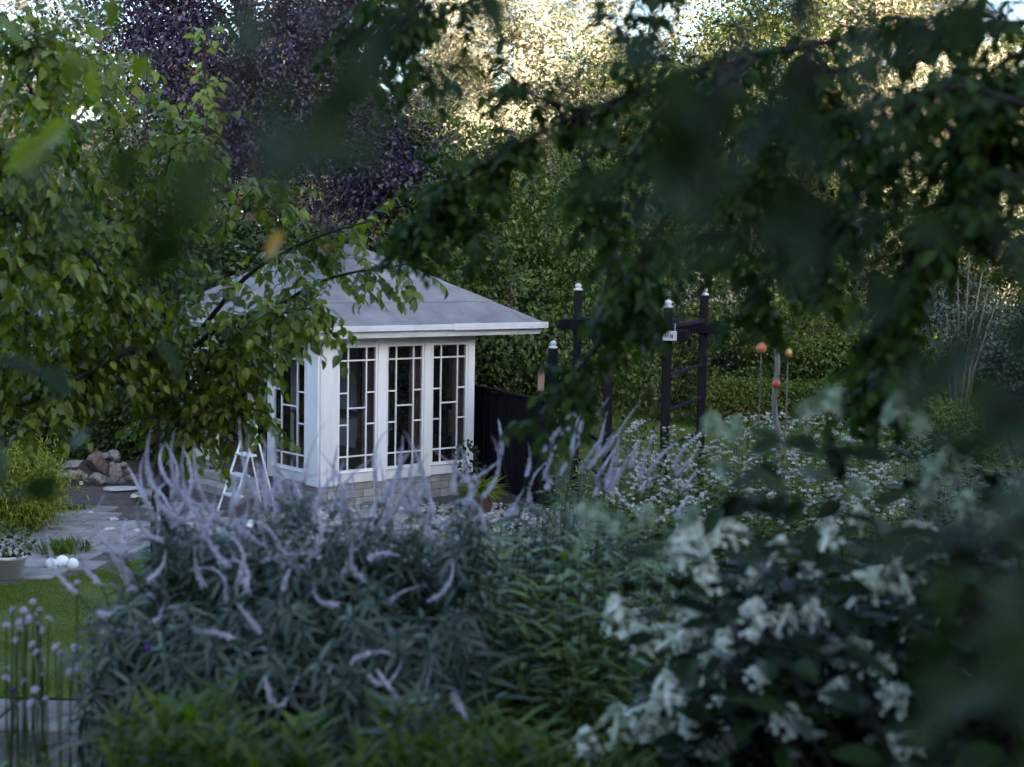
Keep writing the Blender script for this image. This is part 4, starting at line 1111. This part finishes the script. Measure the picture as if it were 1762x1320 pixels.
# ------------------------------------------------------------------ culver's root with drooping lilac spikes
SPK = [((287, 916), (244, 839), (253, 774)), ((355, 913), (332, 890), (330, 868)), ((175, 1007), (139, 961), (136, 902)), ((233, 990), (193, 956), (199, 924)),
       ((134, 1021), (94, 976), (80, 905)), ((352, 1012), (338, 976), (335, 936)), ((381, 905), (372, 879), (369, 828)), ((412, 907), (396, 870), (418, 812)),
       ((437, 856), (418, 791), (412, 720)), ((500, 834), (471, 791), (466, 734)), ((454, 879), (440, 850), (434, 820)), ((497, 831), (474, 800), (471, 743)),
       ((525, 828), (534, 777), (565, 720)), ((568, 879), (550, 834), (550, 757)), ((573, 828), (575, 800), (582, 763)), ((647, 828), (647, 771), (673, 737)),
       ((622, 933), (636, 896), (640, 870)), ((656, 913), (644, 873), (664, 834)), ((491, 961), (499, 930), (525, 905)), ((451, 967), (514, 953), (570, 961)),
       ((781, 851), (783, 800), (792, 768)), ((792, 831), (832, 814), (866, 785)), ((863, 782), (862, 750), (857, 720)), ((752, 919), (778, 896), (800, 880)),
       ((636, 961), (661, 953), (690, 957)), ((667, 1038), (695, 1018), (732, 1006)), ((488, 1015), (492, 995), (502, 975)), ((519, 1061), (525, 1032), (548, 1012)),
       ((866, 893), (884, 870), (900, 842)), ((445, 1086), (417, 1050), (400, 1027)), ((974, 748), (988, 717), (1002, 686)), ((994, 754), (1004, 724), (1011, 694)),
       ((965, 816), (994, 765), (1048, 683)), ((1036, 785), (1065, 742), (1104, 686)), ((1028, 779), (1036, 745), (1045, 708)), ((1085, 805), (1090, 780), (1099, 754)),
       ((1116, 819), (1136, 785), (1167, 760)), ((1167, 819), (1182, 798), (1198, 777)), ((1022, 853), (1034, 832), (1050, 811)), ((1099, 845), (1118, 828), (1136, 816)),
       ((1170, 850), (1186, 828), (1201, 805)), ((1161, 893), (1172, 872), (1184, 853)), ((1212, 896), (1222, 886), (1232, 876)), ((880, 887), (892, 860), (903, 839)),
       ((948, 782), (944, 760), (937, 745)), ((940, 842), (948, 820), (957, 799)), ((456, 1165), (481, 1215), (517, 1149)), ((650, 1154), (713, 1212), (745, 1121)),
       ((604, 1140), (647, 1122), (680, 1131)), ((625, 1154), (668, 1175), (702, 1105)), ((778, 1195), (791, 1215), (805, 1241)), ((882, 1173), (905, 1166), (930, 1166)),
       ((169, 1055), (185, 1058), (202, 1050)), ((447, 1088), (425, 1060), (406, 1036)), ((403, 1099), (365, 1088), (327, 1080)), ((310, 985), (290, 965), (268, 905)),
       ((260, 1075), (275, 1060), (285, 1030)), ((800, 870), (815, 845), (835, 800)), ((905, 820), (912, 790), (908, 760)), ((700, 850), (690, 820), (700, 775))]
rx = random.Random(8)
for k in range(46):
    x = rx.choice((rx.uniform(150, 520), rx.uniform(200, 860), rx.uniform(240, 640))); y = rx.uniform(880, 1040); l = rx.uniform(55, 120); a_ = rx.gauss(-.15, .55); cv = rx.gauss(0, 22)
    b_ = (x + l * math.sin(a_), y - l * math.cos(a_)); SPK.append(((x, y), ((x + b_[0]) / 2 + cv * math.cos(a_), (y + b_[1]) / 2 + cv * math.sin(a_)), b_))
for k in range(34):
    x, y = rx.uniform(250, 830), rx.uniform(840, 905); l = rx.uniform(80, 135); a_ = rx.gauss(.02, .28); cv = rx.gauss(0, 16)
    b_ = (x + l * math.sin(a_), y - l * math.cos(a_)); SPK.append(((x, y), ((x + b_[0]) / 2 + cv, (y + b_[1]) / 2), b_))
for k in range(14):
    x, y = rx.uniform(880, 1180), rx.uniform(760, 880); l = rx.uniform(60, 110); a_ = rx.gauss(.5, .2); cv = rx.gauss(0, 8)
    b_ = (x + l * math.sin(a_), y - l * math.cos(a_)); SPK.append(((x, y), ((x + b_[0]) / 2 + cv, (y + b_[1]) / 2), b_))
clumps = [('leftmost', 0, 300, 215, 5.7, 'culver root clump with curling lilac spikes nearest the lawn'),
          ('second', 300, 480, 390, 5.7, 'culver root clump whose thin spikes rise before the step ladder'),
          ('third', 480, 640, 540, 5.6, 'culver root clump with drooping spikes under the summerhouse corner'),
          ('fourth', 640, 860, 720, 5.6, 'culver root clump in front of the block plinth'),
          ('fifth', 860, 1400, 990, 6.6, 'culver root clump with spikes leaning right before the pergola')]
r = random.Random(61)
def spike_mesh(base, ctrl, tip, rad):
    pts = [base * (1 - t) ** 2 + ctrl * 2 * t * (1 - t) + tip * t * t for t in np.linspace(0, 1, 16)]
    rr = [rad * (.5 if i == 0 else 1.12 * (1 - (i / 15)) ** .75 + .07) * (1 + .12 * ((-1) ** i) + random.uniform(-.14, .14)) for i in range(16)]
    return pts, rr
for ci, (_, xa, xb, cx_, Yc, lab) in enumerate(clumps):
    bp = at(cx_, 1150, Yc); bz = float(ground_z(bp.x, Yc)); base = Vector((bp.x, Yc, bz))
    root = tag(empty('culver_root', base), lab, 'perennial', 'culver root clumps with lilac spikes')
    st = MB(); W = ([], [], [], [])
    ends = []
    for (a, b, c) in SPK:
        if not (xa <= a[0] < xb): continue
        Y = Yc + r.uniform(-.35, .25) - max(0, a[1] - 920) / 230 - .25
        A_, B_, C_ = at(*a, Y), at(*b, Y + r.uniform(-.05, .05)), at(*c, Y + r.uniform(-.12, .12))
        B_ = B_ * 2 - (A_ + C_) * .5
        pts, rr = spike_mesh(A_ - base, B_ - base, C_ - base, (.0056 + r.uniform(0, .0034)) * Y / Yc)
        sp = MB().tube(pts, rr, 7).build('flower_spike', M['spike'], root, True)
        mb = MB()                                  # open white florets at the lower end
        for k in range(56):
            i = min(int(abs(r.gauss(0, 4.2))), 13); q = pts[i].lerp(pts[i + 1], r.random())
            d = Vector((r.gauss(0, 1), r.gauss(0, 1), r.gauss(0, 1))).normalized()
            mb.tube([q + d * rr[i] * .6, q + d * (rr[i] + .0075)], [.0028, .001], 3, False)
        mb.build('florets', M['spikeb'], sp)['kind'] = 'stuff'
        ends.append((A_, (A_ - B_).normalized()))
    n_extra = (34, 60, 58, 34, 14)[ci]
    for k in range(n_extra):
        px = r.uniform(max(xa, 225) - 30, min(xb, 1060) + 30)
        topb = 1010 if px < 260 else (940 if px < 420 else 900 if px < 640 else 925 if px < 900 else 930)
        py = topb + r.random() ** 1.1 * (200 if ci < 4 else 150) + r.uniform(0, 40); Y = Yc + r.uniform(-.8, .7) - (py - topb) / 400
        ends.append((at(px, py, Y), None))
    for e, dr in ends:
        foot = base + Vector(((e.x - base.x) * .75 + r.gauss(0, .06), (e.y - base.y) * .6 + r.gauss(0, .1), 0)); foot.z = float(ground_z(foot.x, foot.y)) - .02
        mid = foot.lerp(e, .55) + Vector((r.gauss(0, .09), r.gauss(0, .06), .06))
        if dr is not None: mid = mid.lerp(e + dr * .25, .35)
        path = sample([foot, mid, e], 12)
        st.tube([p - base for p in path], [.005 - .003 * i / 11 for i in range(12)], 4, False)
        skip = 0 if dr is None else (5 if ci == 4 else 1.5)
        L = (e - foot).length; nw = max(3, int(L * .62 / .095))
        for w in range(nw):
            f = 1 - (w + .6 + skip) * .095 / max(L, .3); i = min(max(f, 0) * 11, 10.9); q = path[int(i)].lerp(path[int(i) + 1], i - int(i))
            tan = (path[int(i) + 1] - path[int(i)]).normalized(); u = tan.cross(Vector((.3, .9, .1))).normalized(); v = tan.cross(u); ph = r.uniform(0, 6.28)
            for k in range(6):
                a_ = ph + k * math.pi / 3 + r.gauss(0, .12); d = u * math.cos(a_) + v * math.sin(a_) + tan * r.uniform(-.25, .5) - Vector((0, 0, r.uniform(0, .35)))
                W[0].append(q[:]); W[1].append(d[:]); W[2].append((tan + d * .0 + Vector((r.gauss(0, .15),) * 3))[:]); W[3].append(r.uniform(.085, .155) * (.7 + .3 * min(1, w / 3)))
    st.build('stems', M['stem'], root)['kind'] = 'stuff'
    tl = (LANCE[0] * np.array([.82, 1, 1.5]), LANCE[1])
    if ci == 0: VT = tl
    split_leaves(root, np.array(W[0]), np.array(W[1]), np.array(W[2]), np.array(W[3]), VT, M['l_vero'], 120, cell=18)

# ------------------------------------------------------------------ green lance-leaved bed in front and to the right
def leafy_bed(name, n, box_px, Y0, Y1, size, m, label, seed, template=LANCE, per=26, upright=.35):
    r = random.Random(seed); A = ([], [], [], [])
    st = MB()
    for k in range(n):
        px, py, Y = r.uniform(box_px[0], box_px[2]), r.uniform(box_px[1], box_px[3]), r.uniform(Y0, Y1)
        if name == 'ground_cover': py += 34 * math.sin(px / 71) + 22 * math.sin(px / 23 + 1) + 12
        e = at(px, py, Y); f = Vector((e.x + r.gauss(0, .06), e.y + r.gauss(0, .06), float(ground_z(e.x, e.y)) - .02))
        if e.z < f.z + .1: continue
        st.tube([f, f.lerp(e, .6) + Vector((r.gauss(0, .02), 0, 0)), e], [.004, .003, .002], 3, False)
        for j in range(per):
            t = 1 - (j + .3) / per * .75; q = f.lerp(e, t); a = j * 2.4 + r.gauss(0, .3)
            A[0].append(q[:]); A[1].append((math.cos(a), math.sin(a), upright + r.gauss(0, .3))); A[2].append((-.3 * math.cos(a), -.3 * math.sin(a), 1)); A[3].append(size * r.uniform(.6, 1.2))
    o = leaf_cloud(name, *map(np.array, A), template, m); tag(o, label, 'plants')
    o2 = st.build('bed_stems', M['stem']); o2['kind'] = 'stuff'; tag(o2, 'thin green stems under the ' + label.split(' ', 1)[1], 'stems')
leafy_bed('border_plants', 230, (830, 905, 1160, 1250), 5.1, 7.0, .135, M['l_green'], 'mass of green lance leaved border plants beside the white hydrangea', 71, upright=.3)
leafy_bed('border_plants', 90, (820, 880, 1120, 1000), 7.5, 9.0, .09, M['l_ygreen'], 'light green plants behind the border between spikes and white flowers', 72)
leafy_bed('border_plants', 170, (1470, 735, 1800, 890), 13.5, 17.0, .11, M['l_shrub'], 'green border plants beyond the white flowers at the right edge', 77, upright=.4, template=OVAL)
leafy_bed('border_plants', 90, (950, 770, 1100, 860), 14.0, 17.5, .10, M['l_green'], 'green plants at the feet of the pergola posts', 78, upright=.5)
leafy_bed('border_plants', 70, (540, 890, 850, 960), 7.0, 8.4, .11, M['l_green'], 'lance leaved green plants showing between culver root and the cobbles', 76)
leafy_bed('ground_cover', 230, (200, 1215, 1100, 1340), 3.7, 4.5, .11, M['l_grass'], 'low green foliage filling the bottom of the picture', 73, upright=.9, per=22)
leafy_bed('ground_cover', 50, (-20, 1275, 260, 1340), 4.6, 5.6, .08, M['l_green'], 'low mixed foliage in the lower left corner', 74, upright=.7)
leafy_bed('border_plants', 70, (780, 960, 880, 1030), 8.5, 10, .05, M['l_yellow'], 'patch of golden foliage glowing among the culver root', 75, per=14)

# tiny pale seed heads dotted in the ground cover
# ------------------------------------------------------------------ pale lilac flowers at the left
LF = [(80, 325), (150, 330), (250, 330), (310, 385), (120, 405), (240, 420), (40, 425), (130, 450), (260, 460), (200, 545), (350, 560), (235, 595), (385, 610), (265, 655), (40, 695), (40, 760), (150, 780), (265, 740), (220, 830),
      (115, 935), (195, 915), (260, 970), (285, 890), (560, 410), (635, 385), (640, 470), (710, 430), (805, 390), (830, 440), (480, 565), (590, 565), (660, 570), (700, 670), (490, 690), (440, 720), (620, 760), (570, 825), (870, 510),
      (1000, 690), (210, 275), (485, 155), (835, 195), (945, 245), (180, 385), (225, 365), (160, 420), (95, 520), (750, 470), (590, 445), (690, 820)]
def flower_mesh(name, m, seed, npet=11, r_=.5, cup=.3):
    rr = random.Random(seed); V, F = [], []
    for ring, (rad, z) in enumerate(((1.0, .0), (.7, .25), (.35, .4))):
        for k in range(npet - ring * 3):
            a = 2 * math.pi * k / (npet - ring * 3) + rr.gauss(0, .15); l = rad * rr.uniform(.8, 1.1); w = .28
            b = len(V); c, s = math.cos(a), math.sin(a)
            V += [(0, 0, z * .5), (c * l * .6 - s * w * .6, s * l * .6 + c * w * .6, z + .1), (c * l, s * l, z + .05 - cup * .4), (c * l * .6 + s * w * .6, s * l * .6 - c * w * .6, z + .1)]
            F += [(b, b + 3, b + 2, b + 1)]
    return raw_mesh(name, V, F, m)
LFM = [flower_mesh('flower_head', M['lilacfl'], k) for k in range(3)]
PFM = flower_mesh('flower_head', M['purplefl'], 9)
r = random.Random(81)
cl = [(0, 52, 'pale lilac scabious stems at the very left edge', []), (52, 120, 'pale lilac scabious rising before the lawn', []), (120, 400, 'pale lilac scabious flowering against the culver root', [])]
for xa, xb, lab, _ in cl:
    bp = at((xa + min(xb, 200)) / 2, 1290, 5.0); base = Vector((bp.x, 5.0, float(ground_z(bp.x, 5.0))))
    root = tag(empty('scabious', base), lab, 'flower plant', 'pale lilac scabious plants'); st = MB(); Lv = ([], [], [], [])
    allf = [(x / 3.667, 960 + y / 3.667, False) for x, y in LF] + [(85 / 3.667, 960 + 835 / 3.667, True), (930 / 3.667, 960 + 570 / 3.667, True)]
    for px, py, dark in allf:
        if not (xa <= px < xb): continue
        Y = 5.0 + r.uniform(-.3, .3); e = at(px, py, Y)
        f = base + Vector(((e.x - base.x) * .8 + r.gauss(0, .03), (e.y - base.y) * .5, 0)); m_ = f.lerp(e, .6) + Vector((r.gauss(0, .015), 0, 0))
        st.tube([p - base for p in sample([f, m_, e], 7)], .0028, 4, False)
        s = r.uniform(.014, .023) if not dark else .014
        put('flower_head', PFM if dark else LFM[r.randrange(3)], root, e - base, (r.gauss(.5, .4), r.gauss(0, .4), r.uniform(0, 6)), (s, s, s * (1.6 if dark else 1)))
        for k in range(5):
            q = f.lerp(e, r.uniform(.05, .6)); Lv[0].append((q - base)[:]); Lv[1].append((r.gauss(0, 1), r.gauss(0, 1), .5)); Lv[2].append((r.gauss(0, .3), r.gauss(0, .3), 1)); Lv[3].append(r.uniform(.03, .06))
    st.build('stems', M['stem'], root)['kind'] = 'stuff'
    leaf_cloud('foliage', *map(np.array, Lv), LANCE, M['l_green'], root)

# ------------------------------------------------------------------ stand of small white flowers
def in_photo_poly(px, py, poly): return bool(in_poly(np.array([[px, py]]), poly)[0])
wpoly = [(1060, 780), (1090, 720), (1150, 735), (1215, 745), (1270, 712), (1400, 705), (1480, 730), (1545, 790), (1560, 880), (1450, 900), (1250, 900), (1100, 900), (1040, 860)]
r = random.Random(91)
parts = [(1030, 1140, 'white flowered plants at the left end of the white stand'), (1140, 1240, 'white flowered plants before the right pergola posts'), (1240, 1340, 'white flowered plants round the driftwood stake'),
         (1340, 1440, 'dense white flowered plants right of the driftwood stake'), (1440, 1580, 'white flowered plants at the right end of the white stand')]
for xa, xb, lab in parts:
    bp = at((xa + xb) / 2, 800, 12.5); base = Vector((bp.x, 12.5, 0))
    root = tag(empty('white_flower_plant', base), lab, 'flower plant', 'stand of small white flowers')
    st = MB(); H = ([], [], [], []); Lv = ([], [], [], [])
    n = 0
    while n < 150:
        px, py = r.uniform(xa, xb), r.uniform(700, 900)
        if not in_photo_poly(px, py, wpoly): continue
        if r.random() > .55 + .75 * math.sin(px * .071 + 2.2 * math.sin(py * .043)) * math.sin(py * .083 + px * .02): continue
        n += 1
        t = (900 - py) / 200; Y = 10.8 + 3.2 * t + r.uniform(-.3, .3); e = at(px, py, Y); f = Vector((e.x + r.gauss(0, .05), e.y + r.gauss(0, .05), 0))
        st.tube([f - base, f.lerp(e, .6) - base + Vector((r.gauss(0, .02), 0, 0)), e - base], [.004, .003, .002], 3, False)
        for h in range(r.choice((1, 2, 2, 3))):
            c = e + Vector((r.gauss(0, .035), r.gauss(0, .035), r.uniform(-.05, .01))) if h else e
            rad = r.uniform(.012, .021)
            for k in range(12):
                a = 6.283 * k / 12 + r.gauss(0, .3)
                H[0].append((c - base)[:]); H[1].append((math.cos(a), math.sin(a), r.choice((-.1, .2, .6, 1.2)))); H[2].append((r.gauss(0, .2), r.gauss(0, .2) - .2, 1)); H[3].append(rad * r.uniform(.8, 1.2) * 1.2)
        for k in range(24):
            q = f.lerp(e, 1 - r.random() ** 1.4 * .55 - .03) + Vector((r.gauss(0, .05), r.gauss(0, .05), 0)); Lv[0].append((q - base)[:]); Lv[1].append((r.gauss(0, 1), r.gauss(0, 1), .3)); Lv[2].append((r.gauss(0, .4), r.gauss(0, .4) - .3, 1)); Lv[3].append(r.uniform(.04, .075))
    st.build('stems', M['stem'], root)['kind'] = 'stuff'
    wide = (TINY[0] * np.array([1.6, 1, 1]), TINY[1])
    leaf_cloud('flower_heads', *map(np.array, H), wide, M['whitefl'], root)
    leaf_cloud('foliage', *map(np.array, Lv), OVAL, M['l_ygreen'], root)

# ------------------------------------------------------------------ white panicle hydrangea, lower right
PAN = [(1070, 1070), (1112, 1112), (1180, 1078), (1240, 1112), (1215, 1012), (1150, 1205), (1108, 1240), (1190, 1252), (1130, 1275), (1010, 1300), (1060, 1255), (1305, 1168), (1340, 1190), (1430, 1205), (1530, 1212), (1300, 1080), (1345, 1072), (1398, 1068), (1478, 1022), (1560, 1085), (1462, 1135), (1640, 1168), (1400, 1298), (1485, 1296), (1310, 1312), (1210, 935), (1175, 955), (1260, 925), (1480, 905), (1555, 1000), (1150, 1105), (1215, 1160), (1330, 960), (1290, 1000), (1390, 985), (1240, 1215), (1360, 1250), (1240, 1290), (1570, 1290), (1620, 1060), (1590, 930), (1655, 1270), (1420, 930), (1520, 1150), (1680, 1000)]
PAN2 = [(1060, 905), (1110, 895), (1030, 890), (1240, 815), (1420, 700), (1390, 712), (1548, 712), (1582, 735), (1600, 820), (1655, 880), (1700, 905), (1590, 860), (1480, 850), (1228, 742), (1640, 800), (1260, 745), (1180, 900)]
def panicle_mesh(seed, m=None):
    rr = random.Random(seed); V, F = [], []
    for k in range(58):
        t = rr.random() ** .8; rad = (1 - t) ** .6 * .066 * rr.uniform(.5, 1.1) + .006; a = rr.uniform(0, 6.283)
        d = Vector((math.cos(a) + rr.gauss(0, .3), math.sin(a) + rr.gauss(0, .3), .9)).normalized(); c = Vector((math.cos(a) * rad, math.sin(a) * rad, t * .075 - .02 + .03 * (1 - (rad / .073) ** 2)))
        u = d.cross(Vector((0, 0, 1))).normalized(); v = d.cross(u); s = rr.uniform(.009, .0165); ph = rr.uniform(0, 1.5)
        for q in range(4):
            b = len(V); an = ph + q * math.pi / 2; e = u * math.cos(an) + v * math.sin(an); f = u * math.cos(an + 1.57) + v * math.sin(an + 1.57)
            V += [c, c + e * s * .7 + f * s * .5 + d * .002, c + e * s * 1.15 + d * .003, c + e * s * .7 - f * s * .5 + d * .002]; F.append((b, b + 1, b + 2, b + 3))
    b = len(V)
    for z, ra in ((-.05, .006), (.0, .012), (.05, .010), (.1, .005)):
        for k in range(6): V.append(Vector((ra * math.cos(k * 1.047), ra * math.sin(k * 1.047), z)))
    for q in range(3):
        for k in range(6): F.append((b + q * 6 + k, b + q * 6 + (k + 1) % 6, b + q * 6 + 6 + (k + 1) % 6, b + q * 6 + 6 + k))
    return raw_mesh('flower_panicle', V, F, m or M['hydr_fl'])
M['hydr_bud'] = leafy('greenish_hydrangea_petal', [(.22, .30, .18), (.34, .41, .29), (.28, .35, .22)], .6, .2, .2, tcol=(1, 1, .9))
PM = [panicle_mesh(k) for k in range(6)]
PMB = [panicle_mesh(k, M['hydr_bud']) for k in range(20, 24)]
r = random.Random(101)
def hydrangea(lab, foot, pans, Y0, Y1, region, nleaf, scale, limit, seed):
    r = random.Random(seed); base = Vector((foot[0], foot[1], float(ground_z(*foot))))
    root = tag(empty('hydrangea', base), lab, 'shrub', 'white panicle hydrangeas'); st = MB(); A = ([], [], [], [])
    tops = []
    for px, py in pans:
        e = at(px, py, r.uniform(Y0, Y1) - .16); tops.append(e)
        s = scale * r.uniform(.55, .98)
        put('flower_panicle', (PM[r.randrange(6)] if scale > 1 else PMB[r.randrange(4)]), root, e - base, (r.gauss(.3, .4), r.gauss(0, .5), r.uniform(0, 6)), (s, s, s))
    k = 0
    while k < nleaf // 9:
        px, py = r.uniform(950, 1800), r.uniform(680, 1340)
        if not in_photo_poly(px, py, region): continue
        k += 1; tops.append(at(px, py, r.uniform(Y0 + .05, Y1 + .7)))
    for e in tops:
        f = base + Vector(((e.x - base.x) * .35, (e.y - base.y) * .35, 0)); path = sample([f, f.lerp(e, .5) + Vector((0, 0, .08)), e - Vector((0, 0, .02))], 9)
        st.tube([p - base for p in path], [.0034 - .002 * i / 8 for i in range(9)], 4, False)
        for j in range(11):
            i = 7.6 - j * .62; i = max(i, .2); i0 = int(min(i, 7.99)); q = path[i0].lerp(path[i0 + 1], i - i0); a = j * 1.57 + r.gauss(0, .3)
            q = q + Vector((r.gauss(0, .03), r.gauss(0, .03), -.015))
            A[0].append(q[:]); A[1].append((math.cos(a), math.sin(a), r.uniform(-.5, .3))); A[2].append((r.gauss(0, .25), r.gauss(0, .25) - .2, 1)); A[3].append(r.uniform(.07, .125))
    st.build('stems', M['bark'], root)['kind'] = 'stuff'
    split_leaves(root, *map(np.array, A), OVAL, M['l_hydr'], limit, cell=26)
    return root
hydrangea('white flowered hydrangea filling the lower right corner', (1.3, 4.5), PAN, 4.0, 4.5,
          [(1090, 1330), (1100, 1160), (1190, 990), (1270, 900), (1450, 850), (1762, 880), (1800, 1340)], 3900, 1.01, 260, 102)
hydrangea('blurred hydrangea nearer the lens with faint white heads', (1.5, 2.9), PAN2, 3.0, 3.4,
          [(1600, 1000), (1540, 900), (1620, 830), (1680, 740), (1762, 680), (1800, 1340), (1640, 1340)], 1100, .6, 120, 103)
# a few large dark hydrangea leaves standing up before the white stand
root = bpy.data.objects['hydrangea']
r = random.Random(105); A = ([], [], [], [])
for px, py in ((1290, 780), (1300, 830), (1345, 765), (1280, 850), (1410, 770), (1425, 800), (1450, 830), (1340, 840), (1270, 880), (1390, 860), (1450, 860), (1500, 870), (1360, 760), (1420, 740), (1470, 780), (1330, 900), (1400, 900), (1240, 870)):
    A[0].append(at(px, py, 3.0)[:]); A[1].append((r.gauss(0, 1), r.gauss(0, .4), r.gauss(0, .6))); A[2].append((r.gauss(0, .4), -.7, .6)); A[3].append(.075)
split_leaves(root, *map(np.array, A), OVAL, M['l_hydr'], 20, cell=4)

# ------------------------------------------------------------------ unseen house and trees, added behind the viewer to block the low sun
hs = tag(empty('sun_blocking_house', (0, -6, 0)), 'unseen house added behind the viewer to shade the garden', 'house')
box('wall', (-16, -9, 0), (9, 0, 6.0), M['housewall'], hs, 0)
put('roof', raw_mesh('roof', [(-16.5, -9.6, 5.9), (9.5, -9.6, 5.9), (9.5, .6, 5.9), (-16.5, .6, 5.9), (-16.5, -4.5, 10.2), (9.5, -4.5, 10.2)], [(0, 4, 5, 1), (3, 2, 5, 4), (0, 3, 4), (1, 5, 2), (0, 1, 2, 3)], M['houseroof']), hs)
for x in (-13, -9, -5, 3, 6):
    for z in (1.0, 3.7): box('window', (x, .002, z), (x + 1.2, .05, z + 1.4), M['darkglass'], hs, 0)
def behind(x0, x1, y, h, n, label, seed):  # unseen row; heights and leaf density set how much sun passes
    rr = np.random.default_rng(seed); root = tag(empty('sun_blocking_tree', ((x0 + x1) / 2, y, 0)), label, 'tree')
    cx = (x0 + x1) / 2
    P = np.c_[rr.uniform(x0 - cx, x1 - cx, n), rr.uniform(-2.5, 2.5, n), rr.uniform(.5, h, n)]
    D = norm(rr.normal(0, 1, (n, 3))); N = norm(rr.normal(0, 1, (n, 3)) + [0, -.3, .4])
    leaf_cloud('crown', P, D, N, rr.uniform(.6, 1.1, n) * .75, PAIR, M['l_wood'], root)
    MB().tube([(0, 0, 0), (0, 0, h * .7)], [.4, .15], 8).build('trunk', M['bark'], root)
for i, (x0, x1, h) in enumerate(((8, 14, 19), (13, 19, 21), (18, 24, 20), (23, 28, 18), (27, 33, 14.5), (32, 38, 16), (37, 44, 17), (43, 50, 17), (49, 57, 17))):
    behind(x0, x1, -9 - (i % 2) * 2, h, 8000 if i < 6 else 650, 'unseen tree added to block sun, number %s of the shading row from the house' % ('one two three four five six seven eight nine'.split()[i]), 200 + i)
